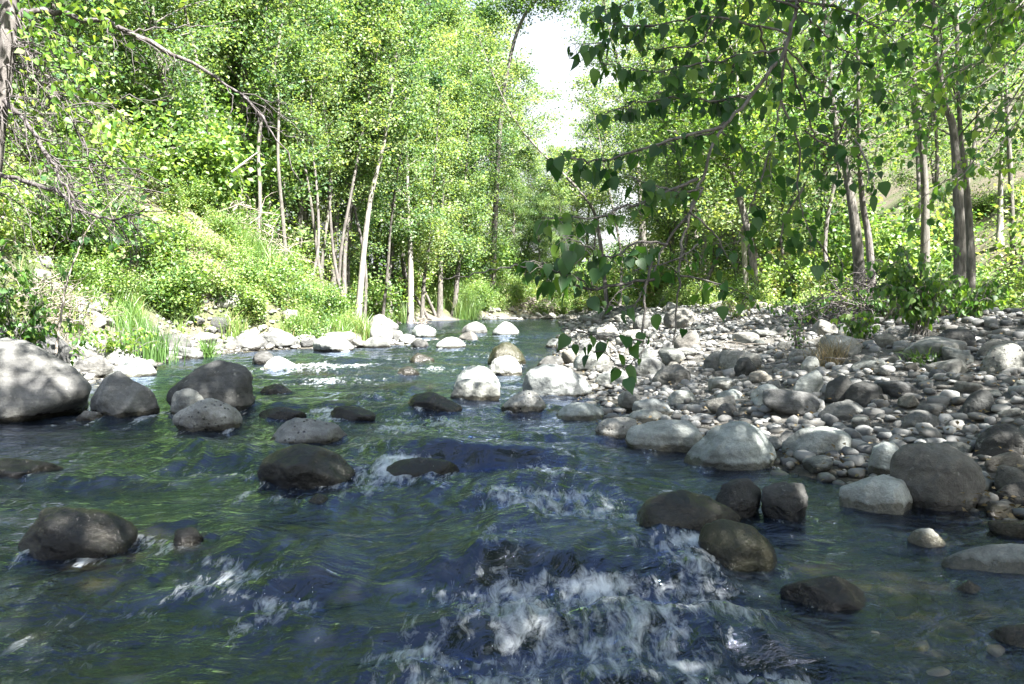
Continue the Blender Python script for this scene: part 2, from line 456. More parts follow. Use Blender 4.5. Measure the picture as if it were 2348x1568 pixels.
def water_mat():
    m, n, out = new_mat('stream_water')
    ge = node(n, 'ShaderNodeNewGeometry'); p = ge.outputs['Position']
    mp = node(n, 'ShaderNodeMapping'); mp.inputs['Scale'].default_value = (0.7, 1.2, 1.0)
    n.links.new(p, mp.inputs[0])
    r1 = noise_t(n, mp.outputs[0], 5.0, 5, 0.55, 1.2)
    r2 = noise_t(n, mp.outputs[0], 19.0, 4, 0.6, 0.8)
    h = math_n(n, 'ADD', r1, math_n(n, 'MULTIPLY', r2, 0.18))
    bp = node(n, 'ShaderNodeBump', i_Strength=0.48, i_Distance=0.08)
    n.links.new(h, bp.inputs['Height'])
    fr = node(n, 'ShaderNodeFresnel', i_IOR=1.33); n.links.new(bp.outputs[0], fr.inputs['Normal'])
    gl = node(n, 'ShaderNodeBsdfGlossy', i_Roughness=0.055); gl.inputs[0].default_value = (.67, .76, 1.0, 1)
    n.links.new(bp.outputs[0], gl.inputs['Normal'])
    deep = node(n, 'ShaderNodeBsdfDiffuse'); n.links.new(ramp(n, noise_t(n, p, 0.9, 4, .55, .5), [(.38, (.006, .010, .017)), (.54, (.008, .011, .014)), (.68, (.020, .018, .009))]), deep.inputs[0])
    n.links.new(bp.outputs[0], deep.inputs['Normal'])
    tr = node(n, 'ShaderNodeBsdfTransparent'); tr.inputs[0].default_value = (.72, .68, .48, 1)
    sh = node(n, 'ShaderNodeAttribute', attribute_name='shallow')
    body = node(n, 'ShaderNodeMixShader')
    n.links.new(sh.outputs['Fac'], body.inputs[0]); n.links.new(deep.outputs[0], body.inputs[1]); n.links.new(tr.outputs[0], body.inputs[2])
    sur = node(n, 'ShaderNodeMixShader')
    n.links.new(math_n(n, 'ADD', math_n(n, 'MULTIPLY', fr.outputs[0], 1.3), 0.035, clamp=True), sur.inputs[0]); n.links.new(body.outputs[0], sur.inputs[1]); n.links.new(gl.outputs[0], sur.inputs[2])
    # foam: white streaks drawn out along the flow
    fa = node(n, 'ShaderNodeAttribute', attribute_name='foam')
    mp2 = node(n, 'ShaderNodeMapping'); mp2.inputs['Scale'].default_value = (1.0, 0.24, 1.2)
    n.links.new(p, mp2.inputs[0])
    s1 = noise_t(n, mp2.outputs[0], 19.0, 8, 0.70, 0.6)
    s2 = noise_t(n, mp2.outputs[0], 40.0, 4, 0.6, 0.3)
    st = math_n(n, 'ADD', math_n(n, 'MULTIPLY', s1, 0.88), math_n(n, 'MULTIPLY', s2, 0.12))
    ff = math_n(n, 'SUBTRACT', math_n(n, 'ADD', st, math_n(n, 'MULTIPLY', fa.outputs['Fac'], 0.50)), 0.66)
    ff = math_n(n, 'MULTIPLY', math_n(n, 'MULTIPLY', ff, 3.4, clamp=True), 0.88)
    ff = math_n(n, 'MULTIPLY', ff, math_n(n, 'MULTIPLY', fa.outputs['Fac'], 3.0, clamp=True))
    fo = node(n, 'ShaderNodeBsdfPrincipled', i_Roughness=0.45)
    fo.inputs['Base Color'].default_value = (.58, .62, .65, 1)
    bp2 = node(n, 'ShaderNodeBump', i_Strength=0.5, i_Distance=0.04)
    n.links.new(st, bp2.inputs['Height']); n.links.new(bp2.outputs[0], fo.inputs['Normal'])
    fin = node(n, 'ShaderNodeMixShader')
    n.links.new(ff, fin.inputs[0]); n.links.new(sur.outputs[0], fin.inputs[1]); n.links.new(fo.outputs[0], fin.inputs[2])
    n.links.new(fin.outputs[0], out.inputs[0])
    return m
M['water'] = water_mat()

# ------------------------------------------------------------------ ground sheet
def build_ground():
    ys = np.concatenate([np.linspace(-70, -6, 24), np.linspace(-5, 30, 150), 30 + 30 * np.linspace(0, 1, 61)[1:], 60 + 340 * np.linspace(0, 1, 41)[1:] ** 1.5])
    u = np.linspace(-1, 1, 321)
    xs = 14 * u + 260 * np.sign(u) * np.abs(u) ** 5
    X, Y = np.meshgrid(xs, ys)
    Z = ground(X, Y)
    V = np.stack([X, Y, Z], -1).reshape(-1, 3)
    nx, ny = len(xs), len(ys)
    i = np.arange(ny - 1)[:, None] * nx + np.arange(nx - 1)[None]
    Fq = np.stack([i, i + 1, i + nx + 1, i + nx], -1).reshape(-1, 4)
    xl = np.interp(Y, _yl, _xl); xt = np.interp(Y, _yt, _xt)
    veg = np.maximum(sst(0.6, 2.2, xl - X), sst(-0.6, 0.8, X - xt))
    me = make_mesh('ground', V, Fq, True, {'veg': ('POINT', veg.ravel())})
    tag(obj('ground', me, M['ground']), kind='structure')
build_ground()

# ------------------------------------------------------------------ water surface
# glides over sunken stones: (x, crest y, half width) in picture px, height m, length m, foam, skew
HUMPS = [
    (1300, 1262, 330, .10, .30, 1.0), (1120, 1258, 120, .05, .25, .5), (955, 1050, 120, .07, .30, .9), (1215, 1058, 140, .05, .30, .55),
    (1250, 1118, 190, .05, .25, .8), (1450, 1150, 130, .05, .28, .5),
    (640, 935, 95, .075, .45, .35), (800, 930, 85, .075, .45, .9), (990, 950, 120, .04, .4, .8), (690, 1285, 120, .07, .22, .7),
    (1720, 1432, 230, .10, .18, .9), (1420, 1500, 200, .05, .14, .8), (420, 1200, 140, .06, .22, .5), (520, 1238, 80, .03, .2, .5),
    (770, 832, 120, .06, .7, 1.0), (600, 1245, 120, .03, .2, .5), (1540, 1222, 90, .05, .2, .9), (880, 1085, 80, .03, .2, .8),
    (900, 1490, 180, .05, .14, .8), (1250, 870, 120, .03, .5, .3), (820, 862, 120, .04, .5, .6), (1000, 838, 90, .04, .6, .5), (1130, 768, 90, .03, 1.0, .5), (1000, 752, 120, .03, 1.2, .3),
    (300, 1300, 240, .03, .25, .35), (1600, 1290, 90, .04, .2, .7), (560, 1000, 100, .03, .3, .35), (1150, 1190, 90, .04, .25, .5),
    (1050, 1400, 230, .05, .2, .85), (1350, 1385, 220, .03, .2, .5), (1650, 1530, 190, .05, .14, .8), (700, 985, 110, .02, .35, .4), (460, 990, 50, .03, .3, .4), (260, 960, 40, .02, .25, 0)]
WAKES = []
_H = []
_r2 = np.random.default_rng(57)
for _k in range(95):
    _y = 4.5 + 27 * _r2.random() ** 1.2
    _x = _r2.uniform(np.interp(_y, [0, 9, 16, 22, 40], [-4.5, -4.2, -5.0, -2.0, -5.0]), np.interp(_y, [0, 4, 8, 16, 40], [1.6, 1.4, .5, .6, 2.2]))
    _H.append((_x, _y, _r2.uniform(.25, .8) * (1 + _y * .03), _r2.uniform(.02, .05), _r2.uniform(.14, .3) * (1 + _y * .03), _r2.uniform(.1, .5)))
for (px, py, hw, h, ln, fm) in HUMPS:
    q = hit(px, py); _H.append((q[0], q[1], hw / F * q[1], h, ln, fm))

def water_h(x, y):
    z = -0.10 * (1 - sst(2.6, 4.6, y)) - 0.02 * (1 - sst(5, 9, y))
    foam = np.zeros_like(x); glide = np.zeros_like(x)
    wx = x + 0.10 * n2(x * 1.3, y * 1.3, 8.1); wy = y + 0.16 * n2(x * 1.6, y * 1.2, 9.4) + 0.07 * n2(x * 5, y * 3, 9.9)
    crn = n2(x * 2.6, y * .7, 3.3)
    for (X, Y, wd, h, ln, fm) in _H:
        t = (wx - X) / wd; s = (Y - wy) / ln
        e = np.exp(-np.abs(t) ** 2.0)
        up = np.exp(-(s / 1.7) ** 2); dn = np.exp(-(np.clip(s, 0, None) / 0.8) ** 3)
        z = z + h * e * (np.where(s < 0, up, dn) - 0.45 * np.exp(-((s - 1.5) / 0.55) ** 2) + 0.35 * np.exp(-((s - 2.6) / 0.55) ** 2))
        glide = glide + e * np.exp(-((s - .5) / .7) ** 2)
        cr = fm * 1.15 * np.exp(-(np.abs(t) / .95) ** 3) * np.exp(-((s - 1.25 - .4 * crn) / .38) ** 2)
        foam = np.maximum(foam, cr)
        foam = np.maximum(foam, .92 * fm * np.exp(-(np.abs(t) / 1.0) ** 2.5) * sst(0.75, 1.6, s) * (1 - sst(2.4, 4.6, s)))
    for (X, Y, rr) in WAKES:
        if not (Y - 6 * rr < y.max() and Y + 3 * rr > y.min()): continue
        u = (wx - X) / rr; v = (Y - y) / rr
        near = np.exp(-((np.hypot(u, v) - 1.15) / .35) ** 2)
        z = z + .022 * near * sst(.3, -.9, v)
        tr = np.exp(-((np.abs(u) - .95 - .06 * v) / .28) ** 2) * sst(-.2, .5, v) * (1 - sst(1.5, 5.0, v))
        foam = np.maximum(foam, np.clip(.62 * tr * (.7 + .6 * n2(x * 5, y * 2, 31.)) + .30 * near, 0, 1))
    # running ripples, longer across the flow
    ch = 1 - sst(20, 45, y) * 0.5
    z = z + ch * (0.030 * n2(x * 0.9 + 0.3 * y, y * 1.3, 3.1) + 0.020 * n2(x * 2.2 + .5 * n2(x, y, 4.), y * 3.1, 6.2) + 0.011 * n2(x * 5.0 + 1.2 * n2(x * 2, y * 2, 4.), y * 8.5, 7.7) + 0.005 * n2(x * 10 + n2(x * 4, y * 4, 2.), y * 17, 17.7))
    bil = 1 - 2 * np.abs(n2(x * 6.5 + n2(x * 3, y * 3, 1.), y * 5, 11.1))
    z = z + foam * (0.026 * bil * sst(.1, .7, foam) + 0.02 * n2(x * 15, y * 10, 11.9) + 0.014 * n2(x * 29, y * 19, 12.2))
    z = z + np.clip(glide, 0, 1) * 0.024 * n2(x * 11 + 1.5 * n2(x * 2, y * 2, 6.), y * 2.2, 18.2)
    # a thin general scatter of foam on the rough water
    ro = n2(x * 0.8, y * 0.55, 15.5)
    foam = np.maximum(foam, 0.20 * sst(0.0, 0.5, ro) * (1 - sst(24, 40, y)))
    foam = np.maximum(foam, np.clip(glide, 0, 1) * .30 * sst(-.1, .5, n2(x * 13 + n2(x * 2, y * 2, 6.), y * 1.6, 19.5)))
    return z, foam

def build_water():
    ny, nx = 620, 520
    s = np.linspace(0, 1, ny)
    ys = 1.0 + 59 * (np.exp(3.4 * s) - 1) / (math.exp(3.4) - 1)
    u = np.linspace(-1, 1, nx)
    Y = ys[:, None] * np.ones((1, nx)); X = u[None] * (2.6 + 0.72 * np.minimum(Y, 15))
    Z, foam = water_h(X, Y)
    g = ground(X, Y)
    # calm water where it is shallow at the edges
    dep = Z - g
    calm = sst(0.02, 0.2, np.minimum(dep, 1.0))
    Z = np.where(dep > 0, Z * (0.45 + 0.55 * calm), np.minimum(Z * .4, -0.03))
    shallow = 1 - sst(0.05, 0.24, dep)
    side = sst(1.3, 2.4, X) * (1 - sst(4.2, 5.2, Y))
    shallow = np.maximum(shallow * 0.95, 0.8 * side)
    foam = foam * (1 - 0.85 * side) * (0.62 + 0.5 * n2(X * 3.1, Y * 2.1, 21.))
    V = np.stack([X, Y, Z], -1).reshape(-1, 3)
    i = np.arange(ny - 1)[:, None] * nx + np.arange(nx - 1)[None]
    Fq = np.stack([i, i + 1, i + nx + 1, i + nx], -1).reshape(-1, 4)
    me = make_mesh('water', V, Fq, True, {'foam': ('POINT', foam.ravel()), 'shallow': ('POINT', shallow.ravel())})
    tag(obj('water', me, M['water']), kind='structure')

# ------------------------------------------------------------------ stones
_ico = {}
def ico(n):
    if n not in _ico:
        bm = bmesh.new(); bmesh.ops.create_icosphere(bm, subdivisions=n, radius=1)
        V = np.array([v.co[:] for v in bm.verts]); Fc = np.array([[v.index for v in f.verts] for f in bm.faces])
        bm.free(); _ico[n] = (V, Fc)
    return _ico[n]

def rand_dirs(rng, n):
    v = rng.normal(size=(n, 3)); return v / np.linalg.norm(v, axis=1)[:, None]

def hull_r(D, N, d, p):
    a = np.clip(D @ N.T, 0, None) / d[None]
    return (a ** p).sum(1) ** (-1 / p)

def stone_shape(rng, n, dims, p=9, npl=14, bump=0.05):
    D, Fc = ico(n)
    N = rand_dirs(rng, npl); d = rng.uniform(0.72, 1.0, npl)
    N = np.concatenate([N, np.eye(3), -np.eye(3)]); d = np.concatenate([d, np.ones(6)])
    r = hull_r(D, N, d, p)
    V = D * r[:, None]
    o = rng.uniform(0, 50, 3)
    V = V * (1 + bump * pnoise(D * 1.7 + o) + bump * .45 * pnoise(D * 4.3 + o))[:, None]
    V = V / np.abs(V).max(0) * np.array(dims)
    return V, Fc

STAND = []
def outline_rock(label, pts, base, mat, depth=0.8, sub=5, p=11, wl=0.0, group=None, bump=0.075, tilt=28, cat='boulder', name='boulder', d=None):
    """a stone whose skyline seen from the stream's lower end is pts (left to right); base = picture y of its foot"""
    rng = np.random.default_rng(int(pts[0][0] * 7 + base * 13) & 0xffff)
    pts = [np.array(q, float) for q in pts]
    xs = [q[0] for q in pts]
    cx = 0.5 * (min(xs) + max(xs))
    foot = hit(cx, base, wl)
    if foot[1] < 26 and foot[2] < .02:
        for _ in range(2):
            zz = float(water_h(np.array([foot[0]]), np.array([foot[1] - .05]))[0][0])
            foot = hit(cx, base, zz * .9)
    dist0 = foot[1] if d is None else d
    wpx = max(xs) - min(xs)
    half = 0.5 * wpx / F * dist0 * depth
    half = half / (1 - 0.5 * wpx / F * depth * 0.6)
    dist = dist0 + half * 0.55
    W = [at(q[0], q[1], dist) for q in pts]
    P2 = np.array([[q[0], q[2]] for q in W])
    zb = min(foot[2] if d is None else gz(foot[0], d), P2[:, 1].min())
    hgt = P2[:, 1].max() - zb
    low = zb - max(0.16, 0.35 * hgt)
    P2 = np.concatenate([P2, [[P2[-1, 0] - 0.10 * (P2[-1, 0] - P2[0, 0]), low], [P2[0, 0] + 0.10 * (P2[-1, 0] - P2[0, 0]), low]]])
    c = np.array([0.5 * (P2[:, 0].min() + P2[:, 0].max()), zb + 0.35 * hgt])
    Q = P2 - c
    N, dd = [], []
    for k in range(len(Q)):
        a, b = Q[k], Q[(k + 1) % len(Q)]
        e = b - a; nn = np.array([-e[1], e[0]])
        L = np.linalg.norm(nn)
        if L < 1e-5: continue
        nn = nn / L
        off = nn @ a
        if off < 0: nn, off = -nn, -off
        off = max(off, 0.12 * max(hgt, 0.1))
        for s in (-1, 1):
            ph = R(tilt + rng.uniform(-8, 8)) * s
            N.append([nn[0] * math.cos(ph), math.sin(ph), nn[1] * math.cos(ph)]); dd.append(off * math.cos(ph) + half * 0.35 * abs(math.sin(ph)))
    for s in (-1, 1):
        for k in range(3):
            v = np.array([rng.uniform(-.5, .5), s, rng.uniform(-.15, .55)]); v /= np.linalg.norm(v)
            N.append(v); dd.append(half * rng.uniform(0.85, 1.1))
    N = np.array(N); dd = np.array(dd)
    D, Fc = ico(sub)
    NR = rand_dirs(rng, 9); NR[:, 1] = -np.abs(NR[:, 1]); rr0 = hull_r(NR, N, dd, p)
    N = np.concatenate([N, NR]); dd = np.concatenate([dd, rr0 * rng.uniform(.86, .98, 9)])
    r = hull_r(D, N, dd, p * 1.7)
    V = D * r[:, None]
    o = rng.uniform(0, 50, 3)
    rg = 1 - np.abs(pnoise(D * 2.6 + o + 9)) * 2
    V = V * (1 - bump * .45 * np.clip(rg - .55, 0, 1))[:, None]
    V = V * (1 + bump * pnoise(D * 1.6 + o) + bump * .5 * pnoise(D * 4 + o) + bump * .3 * pnoise(D * 9 + o) + bump * .15 * pnoise(D * 20 + o))[:, None]
    x0, x1 = Q[:, 0].min(), Q[:, 0].max(); z0, z1 = Q[:, 1].min(), Q[:, 1].max()
    V[:, 0] = x0 + (V[:, 0] - V[:, 0].min()) / np.ptp(V[:, 0]) * (x1 - x0)
    V[:, 2] = z0 + (V[:, 2] - V[:, 2].min()) / np.ptp(V[:, 2]) * (z1 - z0)
    STAND.append((c[0], dist, 0.5 * min(np.ptp(V[:, 0]), np.ptp(V[:, 1]))))
    me = make_mesh(name, V, Fc)
    ob = obj(name, me, M[mat], None, (c[0], dist, c[1]))
    ob['foot'] = float(foot[2]) if foot[2] < .03 else 0.0
    return tag(ob, label, cat, group)

def dome(x0, x1, yt, yb, seed):
    """a skyline for a plain rounded stone that fills the box x0..x1, yt..yb of the picture"""
    rng = np.random.default_rng(seed)
    w_, h_ = x1 - x0, yb - yt
    k = rng.uniform(0.35, 0.65)
    return [(x0, yb - .25 * h_), (x0 + .08 * w_, yb - .55 * h_), (x0 + k * .5 * w_, yt + rng.uniform(.05, .2) * h_), (x0 + k * w_, yt), (x0 + (k + (1 - k) * .5) * w_, yt + rng.uniform(.05, .25) * h_), (x1 - .05 * w_, yb - .5 * h_), (x1, yb - .2 * h_)]

HEROES = [
 ('huge smooth grey boulder at the left edge of the water, its foot sunlit', [(-160,950),(-150,830),(-60,785),(30,775),(90,810),(150,850),(203,905),(200,955)], 962, 'rock_grey', .8, 9),
 ('long grey boulder behind the huge smooth one at the left edge', [(-120,830),(-60,755),(20,737),(80,752),(125,795),(138,835)], 850, 'rock_grey', .9, 9),
 ('cone shaped grey boulder with a sharp front edge beside the huge left boulder', [(207,948),(216,900),(240,858),(264,850),(305,878),(342,905),(356,945)], 954, 'rock_grey', .9, 16),
 ('tall rounded brown boulder with a diagonal crack standing in the left shallows', [(383,940),(395,900),(440,852),(500,825),(545,832),(570,868),(580,935)], 945, 'rock_dim', .8, 12),
 ('sunlit pale stone with a dark right end in front of the cracked boulder', [(395,980),(402,948),(440,928),(470,912),(512,922),(549,950),(545,972)], 988, 'rock_pit', .7, 12),
 ('small pale stone wedged against the left foot of the cracked boulder', [(388,935),(398,900),(430,889),(462,900),(470,930)], 955, 'rock_pale', .8, 10),
 ('speckled pitted stone lying alone in mid stream, dark at the waterline', [(612,1004),(640,973),(685,958),(735,963),(772,985),(796,1007)], 1013, 'rock_pit', .7, 10),
 ('blackish wet angular boulder in mid stream below the speckled stone', [(588,1092),(602,1055),(640,1030),(690,1017),(740,1028),(782,1052),(812,1092)], 1110, 'rock_wet', .75, 14),
 ('broad flat topped dark boulder at the lower left of the stream', [(28,1258),(36,1200),(72,1170),(150,1163),(232,1172),(280,1208),(306,1250)], 1268, 'rock_wet', .6, 13),  # matte boulder; the wet material's dark colour stands in for shade on top
 ('small brown stone poking out right of the broad dark boulder', [(393,1240),(405,1215),(440,1208),(463,1226)], 1248, 'rock_wet', .8, 10),
 ('low dark wet rock at the far left edge of the stream', [(-60,1080),(0,1050),(40,1056),(110,1064),(136,1084)], 1092, 'rock_wet', .6, 10),
 ('sunken dark rock with water sliding over it right of the blackish boulder', [(862,1082),(900,1056),(960,1048),(1022,1058),(1052,1080)], 1092, 'rock_wet', .5, 9),
 ('sunken black rock under the current right of the sunlit pale stone', [(585,952),(615,936),(650,932),(700,950)], 962, 'rock_wet', .5, 9),
 ('sunken black rock under the current upstream of the speckled stone', [(748,950),(785,931),(820,930),(862,950)], 962, 'rock_wet', .5, 9),
 ('tiny dark stone just breaking the surface below the blackish boulder', [(698,1148),(730,1130),(763,1148)], 1155, 'rock_wet', .8, 9),
 ('black wet wedge in mid stream with foam at its left end', [(926,935),(944,904),(990,898),(1024,917),(1060,937)], 946, 'rock_wet', .6, 12),
 ('tall pale boulder at the left of the mid stream cluster', [(1038,895),(1050,850),(1090,838),(1132,852),(1147,880),(1146,905)], 905, 'rock_pale', .8, 10),
 ('low pale boulder leaning on the front of the tall one in mid stream', [(1030,903),(1062,875),(1100,868),(1138,884),(1147,908)], 918, 'rock_pale', .5, 9),
 ('big rounded pale boulder with sun flecks at the right of the mid stream cluster', [(1197,888),(1206,850),(1242,834),(1300,845),(1340,873),(1358,900)], 908, 'rock_pale', .7, 9),
 ('pale stone with dark patches in front of the sun flecked boulder', [(1148,932),(1172,905),(1210,894),(1240,905),(1255,930)], 943, 'rock_pit', .8, 10),
 ('dark round boulder at the back of the mid stream cluster', [(1117,825),(1130,795),(1160,784),(1190,800),(1206,830)], 838, 'rock_olive', .8, 9),
 ('grey stone sitting before the dark round boulder', [(1115,852),(1130,825),(1162,814),(1190,833),(1197,853)], 862, 'rock_pale', .7, 9),
 ('brown stone at the water edge right of the dark round boulder', [(1230,835),(1250,815),(1280,815),(1298,838)], 843, 'rock_dim', .8, 9),
 ('white sunlit stone lying in the shallows at the tip of the gravel bar', [(1264,953),(1300,930),(1345,922),(1375,938),(1387,955)], 964, 'rock_pale', .7, 9),
 ('broad flat topped pale boulder with a black wet base at the bar edge', [(1434,1015),(1448,978),(1490,962),(1560,966),(1622,972),(1612,1018)], 1030, 'rock_pale', .7, 14),
 ('pitted grey stone with dark holes left of the flat topped boulder', [(1365,985),(1388,960),(1428,955),(1462,973),(1445,1002)], 1008, 'rock_pit', .8, 10),
 ('wedge shaped pale boulder with a high right shoulder at the bar edge', [(1574,1062),(1602,1018),(1650,980),(1700,965),(1742,985),(1770,1020),(1779,1050)], 1074, 'rock_pale', .75, 13),
 ('low oval pale boulder right of the wedge shaped one', [(1797,1024),(1832,990),(1880,977),(1930,985),(1954,1010),(1948,1036)], 1047, 'rock_pale', .7, 9),
 ('large smooth grey boulder standing upright at the right water edge', [(2050,1110),(2050,1065),(2072,1030),(2120,1018),(2185,1030),(2240,1062),(2257,1110),(2252,1160)], 1168, 'rock_grey', .75, 9),
 ('pale block with a flat sloping top leaning on the large upright boulder', [(1930,1120),(1985,1106),(2050,1093),(2076,1110),(2091,1150),(2084,1170)], 1174, 'rock_pale', .7, 18),
 ('upright pale stone squeezed behind the left of the large upright boulder', [(1988,1085),(2004,1032),(2032,1015),(2066,1030),(2064,1080)], 1094, 'rock_pale', .8, 10),
 ('squarish wet stone with a pale cap, right one of the pair near the bar', [(1744,1172),(1748,1118),(1790,1103),(1844,1110),(1852,1150),(1842,1180)], 1190, 'rock_dim', .8, 16),
 ('squarish dark stone, left one of the pair near the bar', [(1640,1160),(1662,1106),(1720,1097),(1746,1125),(1744,1178)], 1186, 'rock_dim', .8, 14),
 ('glistening wet brown boulder with water running past its left side', [(1462,1212),(1490,1150),(1540,1124),(1610,1124),(1662,1150),(1704,1192)], 1224, 'rock_wet', .7, 9),
 ('olive mossy boulder below the glistening brown one', [(1602,1258),(1615,1207),(1662,1190),(1730,1210),(1780,1250),(1804,1290)], 1300, 'rock_olive', .7, 10),
 ('long pale slab with a dark wet base at the lower right edge', [(2165,1290),(2200,1265),(2262,1250),(2350,1247),(2450,1256),(2500,1300)], 1322, 'rock_pale', .5, 11),
 ('low black stone lying in the calm water at the lower right', [(1798,1348),(1850,1326),(1930,1318),(1992,1345),(2018,1388)], 1398, 'rock_wet', .6, 12),
 ('little stone with a white cap in the calm water under the upright boulder', [(2084,1238),(2105,1215),(2140,1212),(2166,1240)], 1250, 'rock_pale', .8, 9),
 ('tiny brown stone near the foot of the long pale slab', [(2186,1350),(2220,1330),(2256,1350)], 1362, 'rock_wet', .8, 9),
 ('black rounded boulder cut by the lower right corner', [(2262,1485),(2310,1440),(2380,1430),(2440,1485)], 1505, 'rock_wet', .8, 9),
 ('bright white oval boulder alone in the far water', dome(1128,1190,737,770,1), 770, 'rock_pale', .8, 9),
 ('big grey boulder by the far left bank below the tree stems', dome(838,914,720,770,2), 768, 'rock_grey', .8, 11),
 ('grey boulder in far water left of the white oval one', dome(1056,1117,737,766,4), 766, 'rock_grey', .8, 9),
 ('pale boulder in far water right of the big grey one', dome(943,1000,744,774,3), 774, 'rock_pale', .8, 9),
 ('dark topped angular boulder on the sunlit left shore', [(595,785),(604,758),(625,752),(660,768),(682,790)], 796, 'rock_grey', .8, 14),
 ('large sunlit boulder with a grey front on the left shore', dome(716,810,768,806,6), 806, 'rock_pale', .8, 10),
 ('smooth white boulder in the middle of the left shore row', dome(830,896,769,798,7), 798, 'rock_pale', .7, 9),
 ('brownish angular rock near the tip of the left shore row', dome(940,982,776,797,8), 797, 'rock_dim', .8, 14),
 ('broad white boulder at the very tip of the left shore row', dome(998,1068,772,799,9), 799, 'rock_pale', .7, 9),
 ('low grey stone in the water above the tip of the left shore row', dome(1051,1096,759,778,10), 778, 'rock_grey', .8, 9),
 ('dark reddish rock breaking the current in mid stream', dome(938,996,809,833,11), 833, 'rock_wet', .8, 15),
 ('small blackish rock below the dark reddish one in mid stream', dome(908,962,839,862,12), 862, 'rock_wet', .8, 13),
 ('dark smooth hump of rock in the water right of the cracked boulder', dome(592,670,880,904,13), 904, 'rock_wet', .6, 9),
 ('pale pointed stone in the water below the left shore', [(602,845),(630,825),(648,817),(672,835),(694,847)], 850, 'rock_pale', .8, 12),
 ('rough dark stone just left of the pale pointed one', dome(577,632,804,836,14), 836, 'rock_dim', .9, 15),
 ('grey oval stone resting on the left shore behind the cone shaped boulder', dome(150,256,814,862,15), 862, 'rock_grey', .7, 8),
 ('white flat oval stone at the left shore water line', dome(255,358,821,864,16), 864, 'rock_pale', .7, 9),
 ('tan oval stone on top of the left shore stones', dome(227,306,796,838,17), 834, 'rock_pale', .8, 8),
 ('long brown boulder under the green reeds on the left shore', dome(345,437,764,804,18), 804, 'rock_dim', .8, 12),
 ('brown hump backed stone beside the tan oval stone', dome(272,334,780,818,19), 816, 'rock_dim', .8, 9),
 ('small grey stone stacked above the grey oval stone', dome(176,224,797,822,24), 824, 'rock_grey', .8, 9),
 ('thin flat stone at the water line between the left boulders', dome(165,242,941,966,20), 966, 'rock_grey', .7, 12),
 ('brown lump of rock on the left shore beside the bright grass', dome(480,530,726,760,25), 762, 'rock_dim', .8, 10),
 ('smooth grey boulder at the left end of the sunlit shore', dome(528,612,762,802,26), 802, 'rock_grey', .8, 9),
 ('dark grey dome on the gravel bar under the leafy sapling', dome(2140,2241,753,804,21), 806, 'rock_dim', .8, 8),
 ('big pitted pale boulder at the right edge of the gravel bar', dome(2254,2352,787,855,22), 855, 'rock_pit', .8, 9),
 ('grey cobble leaning on its edge on the right of the gravel bar', dome(2208,2284,893,955,23), 955, 'rock_dim', .7, 9),
 ('dark slab tilted against the brown jagged rock on the gravel bar', [(1890,918),(1896,880),(1925,866),(1958,860),(1945,905)], 925, 'rock_dim', .8, 18),
 ('brown jagged rock with a broken pale edge on the gravel bar', [(1940,915),(1950,890),(1985,873),(2012,885),(2032,915)], 928, 'rock_dim', .8, 18),
 ('bright white angular stone left of the tilted dark slab', [(1818,898),(1832,868),(1868,847),(1886,860),(1888,900)], 905, 'rock_pale', .8, 16),
 ('flat grey wedge with a bright right face on the gravel bar', [(1876,955),(1900,930),(1955,916),(1978,922),(1990,955)], 962, 'rock_grey', .7, 18),
 ('rounded pale stone perched above the bright white angular one', dome(1836,1880,816,850,31), 850, 'rock_pale', .8, 9),
 ('smooth flat grey stone in the middle of the shaded bar', dome(2072,2160,940,982,32), 982, 'rock_grey', .7, 8),
 ('broad dark flat boulder at the right edge above the upright boulder', dome(2240,2390,970,1042,33), 1042, 'rock_dim', .8, 12),
 ('broad grey slab behind the wedge topped rock on the bar', dome(1448,1530,818,862,34), 862, 'rock_grey', .8, 14),
 ('wedge topped grey rock with a sunlit right end on the bar', [(1494,872),(1510,845),(1555,834),(1578,850),(1586,876)], 880, 'rock_grey', .8, 16),
 ('long pale stone at the inner water edge of the bar', dome(1364,1468,849,883,36), 883, 'rock_pale', .6, 10),
 ('round brown grey boulder at the far head of the bar', dome(1312,1400,779,824,37), 824, 'rock_grey', .8, 9),
 ('white stone fronting the round boulder at the bar head', dome(1314,1398,804,850,38), 850, 'rock_pale', .7, 9),
 ('large grey boulder high on the far part of the bar', dome(1450,1500,720,758,39), 758, 'rock_grey', .8, 9),
 ('long grey boulder on the crest of the bar below the bushes', dome(1522,1600,704,748,40), 748, 'rock_grey', .8, 10),
 ('dark blue grey block in the middle of the sunlit bar', dome(1543,1606,756,802,41), 802, 'rock_grey', .8, 14),
 ('broad grey rounded boulder in the middle of the bar', dome(1612,1676,804,850,42), 850, 'rock_grey', .8, 10),
 ('two toned round grey stone beside the broad rounded boulder', dome(1682,1736,819,862,43), 862, 'rock_dim', .8, 8),
 ('pale oval stone lying behind the flat topped boulder', dome(1434,1532,937,972,44), 972, 'rock_pale', .6, 9),
 ('grey stone with a sunlit top behind the pale oval stone', dome(1450,1546,913,955,45), 955, 'rock_pale', .6, 10),
 ('long white pointed stone on the inner part of the bar', dome(1528,1600,894,923,46), 923, 'rock_pale', .6, 9),
 ('long white flat stone in the sunny middle of the bar', dome(1640,1704,892,918,47), 918, 'rock_pale', .6, 10),
 ('egg shaped grey stone above the wedge shaped boulder', dome(1642,1692,924,957,48), 957, 'rock_grey', .8, 8),
 ('large sunlit oval stone left of the bright white angular one', dome(1722,1800,880,926,49), 926, 'rock_pale', .7, 9),
 ('pale stone half hidden behind the large upright boulder', dome(2010,2064,1012,1050,50), 1044, 'rock_pale', .8, 9),
 ('dark stone at the right edge next to the large upright boulder', dome(2285,2390,1105,1165,51), 1165, 'rock_dim', .8, 12),
]
